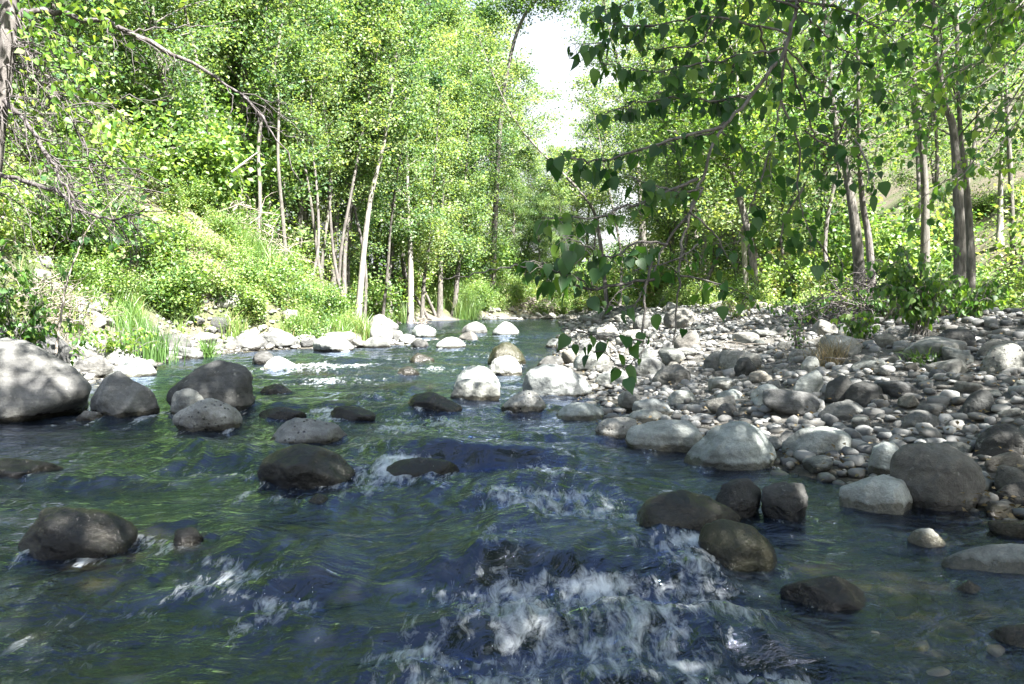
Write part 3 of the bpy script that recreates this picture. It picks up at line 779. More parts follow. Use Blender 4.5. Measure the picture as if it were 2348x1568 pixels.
for (lab, pts, base, mat, depth, p) in HEROES:
    big = (max(q[0] for q in pts) - min(q[0] for q in pts))
    outline_rock(lab, pts, base, mat, depth, 5 if big > 70 else 4, p)
hero_boxes = [(min(q[0] for q in h[1]), max(q[0] for q in h[1]), min(q[1] for q in h[1]), h[2]) for h in HEROES]

WAKES = [q for q in STAND if q[1] < 26 and gz(q[0], q[1]) < 0.0]
build_water()

# cobbles: dart throwing, large to small; the largest are things, the rest one gravel sheet of stones
def to_px(P):
    c, s = math.cos(PITCH), math.sin(PITCH)
    y = P[:, 1] * c - (P[:, 2] - CAM_H) * s * 1.0
    z = P[:, 1] * s + (P[:, 2] - CAM_H) * c
    return 1173.5 + F * P[:, 0] / y, 784 - F * z / y

def throw(region, sizes, rng, packing=0.8, taken=None):
    taken = taken if taken is not None else {}
    cell = 0.5; out = []
    for r in sizes:
        for _ in range(10):
            q = region(rng)
            if q is None: continue
            i, j = int(q[0] // cell), int(q[1] // cell)
            ok = True
            for a in range(i - 1, i + 2):
                for b in range(j - 1, j + 2):
                    for (x, y, rr) in taken.get((a, b), ()):
                        if (x - q[0]) ** 2 + (y - q[1]) ** 2 < (packing * (r + rr)) ** 2: ok = False; break
                    if not ok: break
                if not ok: break
            if ok:
                taken.setdefault((i, j), []).append((q[0], q[1], r)); out.append((q[0], q[1], r)); break
    return out, taken

def region_bar(rng):
    y = 4.0 + 24 * rng.random() ** 1.5
    xr = np.interp(y, _yr, _xr); xt = max(np.interp(y, _yt, _xt), xr + 1.5)
    x = rng.uniform(xr - 0.35, min(xt + 0.9, 0.66 * y + .8))
    return None if x < xr - 0.3 else (x, y)
def region_pool(rng):
    return (rng.uniform(1.2, 3.9), rng.uniform(1.7, 5.2))
def region_left(rng):
    y = rng.uniform(9, 26)
    xl = np.interp(y, _yl, _xl)
    return (xl - rng.uniform(-0.35, 2.0 if y > 18 else 1.3), y)
def region_spit(rng):
    y = rng.uniform(19.5, 27)
    xl = np.interp(y, _yl, _xl)
    return (xl - rng.uniform(-.3, 3.2), y)
def region_far(rng):
    y = rng.uniform(28, 62)
    if y < 50:
        xr = np.interp(y, _yr, _xr); return (xr + rng.uniform(-.3, 2.8), y)
    return (rng.uniform(-3, 7), y)
def region_farleft(rng):
    y = rng.uniform(28, 49); xl = np.interp(y, _yl, _xl)
    return (xl - rng.uniform(-.4, 1.4), y)

COB = [make_mesh('cobble', *stone_shape(np.random.default_rng(100 + k), 4, (1.0, [.8, .7, .9, .62][k % 4], [.6, .5, .68, .45, .55][k % 5]), [8, 11, 20, 7, 26][k % 5], 9 + k % 6, .07)) for k in range(18)]
SMALL = [stone_shape(np.random.default_rng(300 + k), 2, (1.0, [.8, .7, .9][k % 3], [.6, .5, .68, .42][k % 4]), 9, 10, .05) for k in range(12)]
for me in COB: me.materials.append(M['cobble'])

def rot_z(a):
    c, s = math.cos(a), math.sin(a); return np.array([[c, -s, 0], [s, c, 0], [0, 0, 1]])
def rot_rand(rng, tilt):
    a = rot_z(rng.uniform(0, 6.28)); t = rng.normal(0, tilt)
    c, s = math.cos(t), math.sin(t)
    return a @ np.array([[1, 0, 0], [0, c, -s], [0, s, c]])

# stones already standing
TAKEN = {}
for (x, y, rr) in STAND:
    TAKEN.setdefault((int(x // .5), int(y // .5)), []).append((x, y, min(rr, .45)))

def cobbles(region, n_big, rmin, rmax, seed, label, group, name='cobble'):
    rng = np.random.default_rng(seed)
    sizes = np.sort(rmin + (rmax - rmin) * rng.random(n_big) ** 2.6)[::-1]
    spots, _ = throw(region, sizes, rng, 0.72, TAKEN)
    for (x, y, r) in spots:
        if y < 7: r = min(r, .125)
        k = int(rng.integers(len(COB)))
        o = bpy.data.objects.new(name, COB[k]); C.objects.link(o)
        o.location = (x, y, max(gz(x, y), -0.12) + r * rng.uniform(.12, .34))
        o.rotation_euler = (rng.normal(0, .22), rng.normal(0, .22), rng.uniform(0, 6.28))
        o.scale = (r, r, r * rng.uniform(.8, 1.15))
        tag(o, label, name.replace('_', ' '), group)
    return spots

cobbles(region_bar, 195, .085, .34, 21, 'rounded grey cobble among the many stones of the right gravel bar', 'cobbles on the right gravel bar')
cobbles(region_left, 55, .10, .34, 22, 'sun bleached cobble among the stones of the left shore', 'cobbles along the left shore', 'shore_stone')
cobbles(region_spit, 70, .14, .42, 26, 'white sunlit stone of the row that juts out from the left shore', 'stones jutting out from the left shore', 'shore_stone')
cobbles(region_far, 34, .14, .42, 23, 'pale stone on the far bank around the bend of the stream', 'stones on the far bank', 'shore_stone')
def region_end(rng):
    return (rng.uniform(-3.2, 5.0), rng.uniform(51.2, 57))
cobbles(region_end, 60, .14, .4, 27, 'bleached stone of the gravel bank closing the far end of the stream', 'stones closing the far end', 'shore_stone')
cobbles(region_farleft, 14, .16, .4, 24, 'grey stone at the foot of the far left bank', 'stones below the far left trees', 'shore_stone')

def gravel(name, parts):
    V, Fc, n, at_r = [], [], 0, []
    for (region, cnt, r0, r1, seed, pack) in parts:
        rng = np.random.default_rng(seed)
        sizes = np.sort(r0 + (r1 - r0) * rng.random(cnt) ** 2)[::-1]
        spots, _ = throw(region, sizes, rng, pack, TAKEN)
        S = np.array(spots)
        Z = np.maximum(ground(S[:, 0], S[:, 1]), -0.15)
        for (x, y, r), z in zip(spots, Z):
            v, f = SMALL[int(rng.integers(len(SMALL)))]
            V.append((v * r) @ rot_rand(rng, .25).T + np.array([x, y, z + r * rng.uniform(.1, .45)]))
            Fc.append(f + n); n += len(v); at_r.append(np.full(len(f), rng.random()))
    me = make_mesh(name, np.concatenate(V), np.concatenate(Fc), True, {'rnd': ('FACE', np.concatenate(at_r))})
    return me

def gravel_mat():
    m, n, out = new_mat('gravel_stone')
    a = node(n, 'ShaderNodeAttribute', attribute_name='rnd')
    ge = node(n, 'ShaderNodeNewGeometry'); p = ge.outputs['Position']
    col = ramp(n, a.outputs['Fac'], [(0, (.08, .083, .087)), (.25, (.19, .19, .186)), (.45, (.125, .12, .11)), (.65, (.26, .26, .255)), (.85, (.11, .115, .116)), (1, (.34, .338, .33))])
    f = noise_t(n, p, 45, 5, .7)
    col = mix_c(n, .5, col, ramp(n, f, [(.3, (.35, .35, .35)), (.7, (.66, .66, .65))]), 'OVERLAY')
    sp = node(n, 'ShaderNodeSeparateXYZ'); n.links.new(p, sp.inputs[0])
    wet = ramp(n, sp.outputs['Z'], [(0.02, (1, 1, 1)), (0.07, (0, 0, 0))])
    col = mix_c(n, math_n(n, 'MULTIPLY', wet, .75), col, (.035, .033, .027))
    b = node(n, 'ShaderNodeBsdfPrincipled'); n.links.new(col, b.inputs['Base Color'])
    n.links.new(math_n(n, 'SUBTRACT', .85, math_n(n, 'MULTIPLY', wet, .5)), b.inputs['Roughness'])
    bp = node(n, 'ShaderNodeBump', i_Strength=.5, i_Distance=.01); n.links.new(f, bp.inputs['Height']); n.links.new(bp.outputs[0], b.inputs['Normal'])
    n.links.new(b.outputs[0], out.inputs[0])
    return m
M['gravel'] = gravel_mat()
tag(obj('gravel', gravel('gravel', [(region_bar, 5200, .022, .09, 41, .7), (region_left, 900, .03, .1, 42, .7), (region_spit, 500, .05, .13, 45, .7), (region_pool, 420, .02, .09, 46, .7), (region_far, 500, .06, .16, 43, .7), (region_farleft, 150, .08, .2, 44, .7)]), M['gravel']),
    'small pebbles and broken stones filling the gaps of the bars', 'gravel', kind='stuff')

# ------------------------------------------------------------------ leaves
def leaf_quads(P, size, rng, up=0.5, droop=0.0, rnd=None, aspect=0.72):
    """kite shaped leaves at points P"""
    n = len(P)
    N = rng.normal(size=(n, 3)); N[:, 2] = np.abs(N[:, 2]) + up
    N /= np.linalg.norm(N, axis=1)[:, None]
    A = rng.normal(size=(n, 3)); A[:, 2] -= droop
    A -= (A * N).sum(1)[:, None] * N
    A /= np.linalg.norm(A, axis=1)[:, None] + 1e-9
    B = np.cross(N, A)
    s = (size * rng.uniform(.65, 1.25, n))[:, None]
    V = np.empty((n, 4, 3))
    V[:, 0] = P - A * s * .5
    V[:, 1] = P + B * s * .5 * aspect + N * s * .1 - A * s * .08
    V[:, 2] = P + A * s * .5
    V[:, 3] = P - B * s * .5 * aspect + N * s * .1 - A * s * .08
    Fq = np.arange(n * 4).reshape(n, 4)
    return V.reshape(-1, 3), Fq

_T = np.array([0, .07, .2, .36, .54, .72, .86, 1.0]); _W = np.array([.05, .27, .37, .37, .28, .16, .06, 0.0])
def heart_leaves(P, A, N, size, rng, curl=.25):
    """heart shaped leaves: base points P, axis A (towards the tip), normal N"""
    n = len(P)
    A = A / np.linalg.norm(A, axis=1)[:, None]
    N = N - (N * A).sum(1)[:, None] * A; N /= np.linalg.norm(N, axis=1)[:, None] + 1e-9
    B = np.cross(N, A)
    k = len(_T); V = np.empty((n, k, 3, 3))
    cu = curl * rng.uniform(.2, 1.6, n)
    fold = rng.uniform(.1, .5, n)
    for i, (t, w_) in enumerate(zip(_T, _W)):
        mid = P + A * (size * t)[:, None] - N * (size * cu * t * t * .6)[:, None]
        if i == 0: back = 0
        sh = (size * (-.06 if i == 1 else 0))[:, None] * A
        V[:, i, 1] = mid
        V[:, i, 0] = mid + B * (size * w_)[:, None] + N * (size * w_ * fold)[:, None] + sh
        V[:, i, 2] = mid - B * (size * w_)[:, None] + N * (size * w_ * fold)[:, None] + sh
    base = (np.arange(n) * k * 3)[:, None, None]
    i = np.arange(k - 1)[None, :, None] * 3; j = np.arange(2)[None, None]
    Fq = np.stack([base + i + j, base + i + j + 1, base + i + 3 + j + 1, base + i + 3 + j], -1).reshape(-1, 4)
    return V.reshape(-1, 3), Fq, (k - 1) * 2

# ------------------------------------------------------------------ trees
def limb_path(p, az, el, L, rng, n=7, sag=0.15, wob=0.06):
    P = [np.array(p, float)]
    for i in range(n - 1):
        e = el - sag * i * .5
        d = np.array([math.cos(az) * math.cos(e), math.sin(az) * math.cos(e), math.sin(e)])
        P.append(P[-1] + d * L / (n - 1) + rng.normal(0, wob * L / (n - 1), 3))
        az += rng.normal(0, .12)
    return np.array(P)

def grow(rng, path, r0, t0=.25, crown_r=2.6, nlimb=34, leaves=8000, size=.1, droop=.4, top_r=.25, clump=.36, up=.4, bare=0, el=(.5, .95), thin=1.0, prof=None):
    """trunk path (n,3) -> wood mesh, leaf mesh; limbs from fraction t0 up"""
    path = smooth_path(path, 26)
    t = np.linspace(0, 1, len(path))
    rad = r0 * (1 - t * (1 - top_r * .4)) ** .9
    rad = np.maximum(rad, .012); rad[0] *= 1.35; rad[1] *= 1.12
    tb = Tubes(); tb.add(path, rad, 10, rough=.12, seed=rng.uniform(0, 9))
    Cn, Cw = [], []
    az = rng.uniform(0, 6.28)
    for i in range(nlimb):
        f = t0 + (1 - t0) * ((i + rng.random()) / nlimb) ** .9
        f = min(f, .985)
        k = f * (len(path) - 1); k0 = int(k)
        p = path[k0] * (1 - (k - k0)) + path[min(k0 + 1, len(path) - 1)] * (k - k0)
        az += 2.4 + rng.normal(0, .4)
        pr = prof(f) if prof else (math.sin(math.pi * min(1, max(0, (f - t0) / (1 - t0) * .82 + .16))) ** .7)
        L = crown_r * pr * rng.uniform(.6, 1.12)
        q = limb_path(p, az, rng.uniform(*el), L, rng)
        rl = min(r0 * .3 * (1 - f * .6), .045) * thin
        tb.add(q, np.linspace(rl, .006, len(q)), 5)
        for m in range(2, len(q)):
            Cn.append(q[m]); Cw.append(L)
            if rng.random() < .8:
                s = limb_path(q[m], az + rng.choice([-1, 1]) * rng.uniform(.5, 1.3), rng.uniform(-.35, .7), L * rng.uniform(.22, .42), rng, 4)
                tb.add(s, np.linspace(.012, .004, 4) * thin, 4)
                Cn.append(s[-1]); Cw.append(L); Cn.append(s[2]); Cw.append(L)
    Cn = np.array(Cn)
    nk = len(Cn)
    keep = rng.random(nk) > bare
    Cn = Cn[keep]; nk = len(Cn)
    dens = np.exp(rng.normal(0, .95, nk)); dens /= dens.sum()
    cnt = rng.multinomial(leaves, dens)
    idx = np.repeat(np.arange(nk), cnt)
    sg = clump * rng.uniform(.7, 1.25, nk)
    P = Cn[idx] + rng.normal(size=(len(idx), 3)) * sg[idx][:, None] * np.array([1, 1, .75]) * .75
    P[:, 2] -= .1 * clump
    V, Fq = leaf_quads(P, size, rng, up, droop)
    tone = rng.normal(.46, .17, nk)
    rnd = np.clip(tone[idx] + rng.normal(0, .16, len(idx)), 0, 1)
    return tb, (V, Fq, rnd)

def tree_thing(name, label, cat, loc, tb, lf, bark, leafm, group=None):
    o = thing(name, label, cat, loc, group)
    obj('trunk', tb.mesh('trunk'), M[bark], o)
    V, Fq, rnd = lf
    obj('crown', make_mesh('crown', V, Fq, False, {'rnd': ('FACE', rnd)}), M[leafm], o)
    return o

# --- trees seen one by one: base px (or world), px of a point higher on the stem, distance
def stem(base_px, tops, d, H, r0, label, bark='bark_grey', leafm='leaf_far', group=None, name='cottonwood_tree', base_z=None, seed=1, **kw):
    rng = np.random.default_rng(seed)
    b = at(base_px[0], base_px[1], d)
    zb = gz(b[0], d) - .08
    P = [np.array([b[0], d, zb])]
    dd = d
    for (x, y) in tops:
        P.append(at(x, y, dd + rng.uniform(-.3, .3)))
    last = P[-1] - P[-2]; last /= np.linalg.norm(last)
    top = P[-1] + (last + np.array([0, 0, .8])) / 1.6 * max(1.0, H - (P[-1][2] - zb))
    P.append(top)
    P = np.array(P) - P[0]
    tb, lf = grow(rng, P, r0, **kw)
    return tree_thing(name, label, 'tree', (b[0], d, zb), tb, lf, bark, leafm, group)

K = dict(crown_r=2.4, nlimb=36, leaves=8500, size=.15, clump=.42)
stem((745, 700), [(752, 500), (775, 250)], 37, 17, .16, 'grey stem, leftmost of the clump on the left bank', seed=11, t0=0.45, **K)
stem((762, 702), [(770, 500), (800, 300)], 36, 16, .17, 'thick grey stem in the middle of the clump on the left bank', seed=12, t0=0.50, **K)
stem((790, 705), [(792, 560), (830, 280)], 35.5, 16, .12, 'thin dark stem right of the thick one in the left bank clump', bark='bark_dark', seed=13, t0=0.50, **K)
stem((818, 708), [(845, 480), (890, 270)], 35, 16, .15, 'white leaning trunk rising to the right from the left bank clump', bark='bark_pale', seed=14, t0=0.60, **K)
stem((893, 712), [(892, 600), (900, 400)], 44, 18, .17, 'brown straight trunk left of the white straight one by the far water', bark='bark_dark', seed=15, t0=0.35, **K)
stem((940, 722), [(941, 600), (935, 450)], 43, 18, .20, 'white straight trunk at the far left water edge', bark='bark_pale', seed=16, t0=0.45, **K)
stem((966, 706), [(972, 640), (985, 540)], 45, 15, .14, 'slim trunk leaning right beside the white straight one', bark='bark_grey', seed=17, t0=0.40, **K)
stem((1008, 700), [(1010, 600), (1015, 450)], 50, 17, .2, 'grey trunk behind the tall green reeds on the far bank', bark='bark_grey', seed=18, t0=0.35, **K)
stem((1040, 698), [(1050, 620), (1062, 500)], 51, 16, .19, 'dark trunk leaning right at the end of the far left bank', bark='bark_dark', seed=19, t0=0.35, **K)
stem((622, 640), [(622, 500), (618, 360)], 30, 17, .15, 'slender grey trunk on the slope left of the stem clump', seed=20, t0=0.50, **K)
stem((690, 670), [(688, 500), (700, 300)], 33, 17, .13, 'slender trunk at the top of the bright grass', seed=21, t0=0.45, **K)
K2 = dict(crown_r=2.6, nlimb=34, leaves=9000, size=.125, clump=.42)
stem((1395, 640), [(1370, 520), (1330, 440), (1180, 275)], 34, 13, .095, 'trunk leaning far left over the water below the gap of sky', bark='bark_dark', seed=31, t0=.4, crown_r=1.7, nlimb=22, leaves=3000, size=.12, clump=.35)
stem((1735, 690), [(1720, 560), (1680, 400), (1650, 300)], 21, 12, .115, 'grey trunk leaning left behind the hanging leaves', seed=32, t0=.35, leafm='leaf', **K2)
stem((1712, 670), [(1705, 560), (1698, 450)], 25, 13, .10, 'thin white trunk just left of the grey leaning one', bark='bark_pale', seed=33, t0=.4, **K2)
stem((1612, 660), [(1614, 540), (1625, 400)], 30, 14, .14, 'pale slim trunk seen through the hanging leaves', bark='bark_pale', seed=34, t0=.35, **K2)
stem((1545, 670), [(1540, 560), (1530, 440)], 34, 14, .15, 'grey slim trunk at the far head of the gravel bar', seed=35, t0=.3, **K2)
stem((1972, 690), [(1965, 560), (1938, 380), (1905, 190)], 15.5, 13, .125, 'stout grey trunk of the right bank pair, leaning left', seed=36, t0=.62, leafm='leaf', crown_r=2.2, nlimb=26, leaves=3200, size=.11, clump=.36)
stem((2003, 670), [(1992, 560), (1975, 440), (1968, 250)], 15.9, 12, .09, 'thinner darker trunk behind the stout one of the right bank pair', bark='bark_dark', seed=37, t0=.6, leafm='leaf', crown_r=1.8, nlimb=20, leaves=2000, size=.11, clump=.36)
stem((2120, 660), [(2120, 450), (2105, 250), (2085, 40)], 17.5, 14, .105, 'straight pale trunk between the two right bank pairs', seed=38, t0=.62, leafm='leaf', bark='bark_grey', crown_r=2.2, nlimb=26, leaves=3200, size=.11, clump=.36)
stem((2200, 715), [(2198, 500), (2185, 300), (2140, 30)], 12.6, 14, .105, 'front trunk of the tall pair on the right, bending left', seed=39, t0=.62, leafm='leaf', crown_r=2.2, nlimb=28, leaves=3600, size=.1, clump=.36)
stem((2224, 712), [(2222, 560), (2210, 380), (2195, 150)], 13.0, 13, .095, 'rough barked trunk behind the right side of the tall pair', seed=40, t0=.62, leafm='leaf', crown_r=1.9, nlimb=20, leaves=2000, size=.1, clump=.36)
stem((2290, 640), [(2292, 500), (2296, 300)], 24, 13, .12, 'thin trunk on the slope near the right edge', seed=41, t0=.55, bark='bark_pale', **K2)

stem((1128, 705), [(1135, 500), (1150, 250), (1190, 60), (1262, -40)], 58, 25, .24, 'tall tree of the far bend whose top bends right over the gap of sky', seed=46, t0=.70, crown_r=4.4, nlimb=40, leaves=16000, size=.2, clump=.6, el=(-.5, .3))
stem((1478, 690), [(1468, 450), (1430, 200), (1390, 40)], 50, 24, .22, 'tall tree right of the gap of sky at the far head of the bar', seed=47, t0=.3, crown_r=3.2, nlimb=46, leaves=15000, size=.15, clump=.45)
# --- woodland: a few built trees, copied
WOOD = []
for k in range(5):
    rng = np.random.default_rng(60 + k)
    H = [15, 13, 17, 12, 14][k]
    bend = rng.normal(0, .5, (5, 2)).cumsum(0) * .5
    P = np.array([[bend[i, 0] * (i > 0), bend[i, 1] * (i > 0), H * i / 4] for i in range(5)])
    tb, lf = grow(rng, P, .17, t0=[.10, .07, .15, .06, .1][k], crown_r=[3.1, 3.0, 3.2, 2.8, 3.3][k], nlimb=54, leaves=25000, size=.112, clump=.35)
    WOOD.append((H, tb, lf))
protos = []
def wood_tree(x, y, k, s, rz, label, group):
    z = gz(x, y) - .1
    if k >= len(protos) or protos[k] is None:
        while len(protos) <= k: protos.append(None)
        H, tb, lf = WOOD[k]
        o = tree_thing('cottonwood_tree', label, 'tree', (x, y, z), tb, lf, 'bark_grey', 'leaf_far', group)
        o.rotation_euler = (0, 0, rz); o.scale = (s, s, s); protos[k] = o
    else:
        dup(protos[k], (x, y, z), rz, s, label, group)

rng = np.random.default_rng(77)
LEFTW = [(-11.5,20),(-14,17),(-16.5,22),(-12,27),(-15,30),(-19,27),(-22,33),(-10.5,33),(-13.5,38),(-18,40),(-24,42),(-9.5,41),(-12,47),(-17,50),(-22,52),(-8.5,50),(-6.5,55),(-11,57),(-16,60),(-27,36),(-28,50),(-20,20),(-24,25),(-10.2,24.5),(-12.6,23),(-9.3,29),(-8.6,34.5),(-8.2,38.5),(-8.8,44.5),(-11.6,36),(-14.2,43.5),(-17.6,36),(-20.5,32),(-26,30),(-8.2,47.5),(-11,31)]
for i, (x, y) in enumerate(LEFTW):
    wood_tree(x, y, i % 5, rng.uniform(.85, 1.15), rng.uniform(0, 6.28), 'leafy tree in the wood above the left bank', 'trees of the wood on the left bank')
MIDW = [(-4.5,58,1.6),(-2.6,60,1.45),(1.6,66,.86),(3.2,68,.86),(2.4,62,.62),(3.8,60,.55),(0.8,63,.8),(5.6,66,.95),(4.8,64,.84),(0.0,72,1.5),(12.5,55,1.5),(-7.5,63,1.6),(2.8,75,.7),(14,62,1.6),(11.5,67,1.6),(-3,66,1.7),(-6.4,50.5,1.25),(-3.9,54.5,1.4),(7.6,76,1.2),(-9,70,1.8),(13,70,1.7),(-2.8,56.5,1.35),(-1.0,68,1.6)]
for i, (x, y, s) in enumerate(MIDW):
    wood_tree(x, y, (i + 2) % 5, s, rng.uniform(0, 6.28), 'leafy tree closing the far bend of the stream', 'trees at the far bend of the stream')
RIGHTW = [(8.5,36),(11.5,30),(13.5,40),(17,33),(19,26),(10,46),(16,48),(21,40),(8,27.5),(13,52),(10.8,40),(12.4,35.5),(9.6,31.5),(21,47)]
for i, (x, y) in enumerate(RIGHTW):
    wood_tree(x, y, (i * 2) % 5, rng.uniform(.65, .95) if x > 12 else rng.uniform(.8, 1.05), rng.uniform(0, 6.28), 'leafy tree in the wood on the right slope', 'trees of the wood on the right slope')

# --- slim young stems between the bigger trees
rng = np.random.default_rng(79)
_sl = []
for k in range(3):
    r_ = np.random.default_rng(180 + k)
    b_ = r_.normal(0, .28, (6, 2)).cumsum(0)
    P = np.array([[b_[i, 0] * (i > 0), b_[i, 1] * (i > 0), 13.0 * i / 5] for i in range(6)])
    _sl.append(grow(r_, P, .085, t0=.5, crown_r=1.5, nlimb=22, leaves=3200, size=.13, clump=.36))
_slp = [None] * 3
for side, spots_ in (('left', [(665,27,.9),(705,30,.8),(730,33,1.0),(800,39,1.0),(860,43,1.1),(590,26,.9),(640,33,1),(915,47,1.1),(985,49,1.1),(1062,58,1.0),(1085,60,1.0),(770,44,1.1),(560,29,1.),(1025,54,1.1),(840,48,1.2),(480,25,.9),(720,40,1.),(750,31,.9),(778,34,1.),(808,33,.9),(835,37,1.),(690,36,1.),(655,30,.8),(735,38,1.1),(875,40,1.),(955,46,1.1),(1000,50,1.1)]), ('right', [(1350,50,1.0),(1420,42,1.),(1465,47,1.0),(1510,30,.9),(1580,27,.85),(1650,34,1.),(1780,26,.9),(1850,30,.95),(1905,22,.8),(2040,24,.9),(2075,30,1.0),(2160,21,.8),(2260,18,.75),(2320,22,.9)])):
    for (px, y_, sc_) in spots_:
        k = int(rng.integers(3)); x_ = (px - 1173.5) / F * y_; z_ = gz(x_, y_) - .1
        lab = 'slim grey young tree among the trunks of the %s bank' % side; grp = 'slim young trees of the %s bank' % side
        if _slp[k] is None:
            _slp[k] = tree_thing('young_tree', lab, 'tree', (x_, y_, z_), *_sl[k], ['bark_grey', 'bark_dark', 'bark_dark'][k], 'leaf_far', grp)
            _slp[k].rotation_euler = (0, 0, rng.uniform(0, 6.28)); _slp[k].scale = (sc_,) * 3
        else:
            dup(_slp[k], (x_, y_, z_), rng.uniform(0, 6.28), sc_, lab, grp).rotation_euler = (rng.normal(0, .09), rng.normal(0, .09), rng.uniform(0, 6.28))

# --- shade trees of the near banks (their crowns stand above the frame and shade the lower stream)
def shade_tree(x, y, H, r0, cr, leaves, seed, label, t0=.4, lean=(0, 0)):
    rng = np.random.default_rng(seed)
    z = gz(x, y) - .1
    P = np.array([[lean[0] * i / 4, lean[1] * i / 4, H * i / 4] for i in range(5)]) + np.concatenate([[[0, 0, 0]], rng.normal(0, .15, (4, 3))])
    tb, lf = grow(rng, P, r0, t0=t0, crown_r=cr, nlimb=44, leaves=leaves, size=.16, clump=.5, el=(.15, .7))
    return tree_thing('cottonwood_tree', label, 'tree', (x, y, z), tb, lf, 'bark_grey', 'leaf', None)
shade_tree(6.6, -.6, 12, .2, 4.5, 18000, 91, 'broad tree on the near right bank whose crown shades the rapids', .38, (-1.5, .8))
shade_tree(11.2, 3.0, 12, .19, 3.7, 10000, 92, 'tree on the right bank shading the near end of the gravel bar', .38, (-.6, .6))
shade_tree(5.4, -3.4, 13, .2, 4.8, 19000, 93, 'tree behind the viewer on the right bank', .38, (-3.4, 2.2))
shade_tree(1.9, -7.0, 14, .2, 4.6, 15000, 95, 'tall tree on the gravel behind the viewer', .36, (-2.2, 3.6))
shade_tree(12.6, 8.0, 12, .18, 3.0, 7000, 94, 'tree on the right terrace beside the tall pair', .4, (-.4, .2))

# ------------------------------------------------------------------ shrubs, grass, undergrowth
def shrub_mesh(seed, h, r, n, size, droop=.3, nst=16):
    rng = np.random.default_rng(seed)
    tb = Tubes(); Cn = []
    for i in range(nst):
        a = rng.uniform(0, 6.28); L = h * rng.uniform(.7, 1.15)
        q = limb_path((rng.normal(0, .08), rng.normal(0, .08), -.1), a, rng.uniform(.75, 1.45), L, rng, 6, rng.uniform(.1, .45), .12)
        q[:, :2] *= r / h * 1.1
        tb.add(q, np.linspace(.014, .004, 6), 4)
        for m in range(1, 6):
            Cn.append(q[m])
            Cn.append(q[m] + rng.normal(0, .16 * r, 3))
    Cn = np.array(Cn); Cn[:, 2] = np.maximum(Cn[:, 2], .06)
    dens = np.exp(rng.normal(0, .5, len(Cn))); cnt = rng.multinomial(n, dens / dens.sum())
    idx = np.repeat(np.arange(len(Cn)), cnt)
    P = Cn[idx] + rng.normal(size=(len(idx), 3)) * .15 * r * np.array([1, 1, .8])
    V, Fq = leaf_quads(P, size, rng, .5, droop)
    tone = rng.normal(.5, .14, len(Cn))
    return tb, (V, Fq, np.clip(tone[idx] + rng.normal(0, .17, len(idx)), 0, 1))

shrub_protos = []
for k in range(5):
    shrub_protos.append(None)
SH = [shrub_mesh(200 + k, [1.2, 1.5, 1.0, 1.8, 1.3][k], [1.0, .95, 1.1, 1.1, .8][k], [3600, 4200, 3200, 5000, 3400][k], [.075, .085, .07, .09, .08][k]) for k in range(5)]
def shrub(x, y, k, s, rz, label, group=None, leafm='leaf_shrub', dz=0.0):
    z = gz(x, y) - .05 + dz
    if shrub_protos[k] is None:
        tb, lf = SH[k]
        o = thing('shrub', label, 'shrub', (x, y, z), group)
        obj('stem', tb.mesh('stem'), M['twig'], o)
        V, Fq, rnd = lf
        obj('foliage', make_mesh('foliage', V, Fq, False, {'rnd': ('FACE', rnd)}), M[leafm], o)
        o.rotation_euler = (0, 0, rz); o.scale = (s, s, s); shrub_protos[k] = o
        return o
    return dup(shrub_protos[k], (x, y, z), rz, s, label, group)

rng = np.random.default_rng(88)
# left slope
cnt = 0
for yy in np.arange(12.5, 35, 1.0):
    xl = np.interp(yy, _yl, _xl)
    for off in (2.1, 2.9, 3.8, 4.8, 5.9, 7.2, 8.8):
        if rng.random() < .9 and cnt < 170:
            x = xl - off + rng.normal(0, .3); y = yy + rng.normal(0, .4)
            if y < 17 and off < 3.0: continue
            shrub(x, y, int(rng.integers(5)), rng.uniform(.6, 1.0), rng.uniform(0, 6.28), 'bright yellow green bush on the sunny left slope', 'bushes covering the left slope'); cnt += 1
# far left bank edge and far bend
for (x, y, s) in [(-7.6,36,.9),(-8.4,40,1),(-9,44,1.1),(-8,47.5,1.1),(-5.4,51,1.0),(-3.6,52,.9),(-2.6,53,.8),(-6.8,52,1.2),(-9.5,37,1.1),(-10,48,1.3),(-4.6,52.4,1.0),(-3.4,53.4,1.1),(-1.9,54.2,1.1),(-2.9,55.2,1.3),(-1.0,55.6,1.2),(-4.4,54,1.3),(-.2,57,1.3),(-6,51.2,1.0)]:
    shrub(x, y, int(rng.integers(5)), s, rng.uniform(0, 6.28), 'green bush along the far left bank under the trees', 'bushes along the far left bank')
for (x, y, s) in [(-1.5,60,1.2),(0,61,1.3),(1.5,60,1.2),(3,61,1.4),(4.2,58,1.3),(5,54,1.3),(5.2,50,1.2),(6,47,1.3),(4.2,62,1.5),(2.2,64,1.6),(-3,61,1.5),(6.6,52,1.4),(7.2,56,1.6),(-2.2,57,1.0),(-.8,57.6,1.0),(.6,58,1.1),(2.2,57.6,1.0),(3.6,57,1.1),(1.4,58.6,1.3),(-3.4,56,1.1)]:
    shrub(x, y, int(rng.integers(5)), s, rng.uniform(0, 6.28), 'bush on the far bank where the stream bends away', 'bushes at the far bend')
# right terrace
cnt = 0
for yy in np.arange(13, 46, 1.7):
    xt = max(np.interp(yy, _yt, _xt), np.interp(yy, _yr, _xr) + 1.5)
    for off in (.7, 2.1, 3.6, 5.2, 7.0, 9.0, 11.5):
        if rng.random() < .85 and cnt < 130:
            x = xt + off + rng.normal(0, .4); y = yy + rng.normal(0, .6)
            if x > .68 * y + 2: continue
            shrub(x, y, int(rng.integers(5)), rng.uniform(.55, .95) * (.65 if off < 1 else 1), rng.uniform(0, 6.28), 'yellow green bush behind the gravel bar on the right', 'bushes behind the gravel bar'); cnt += 1
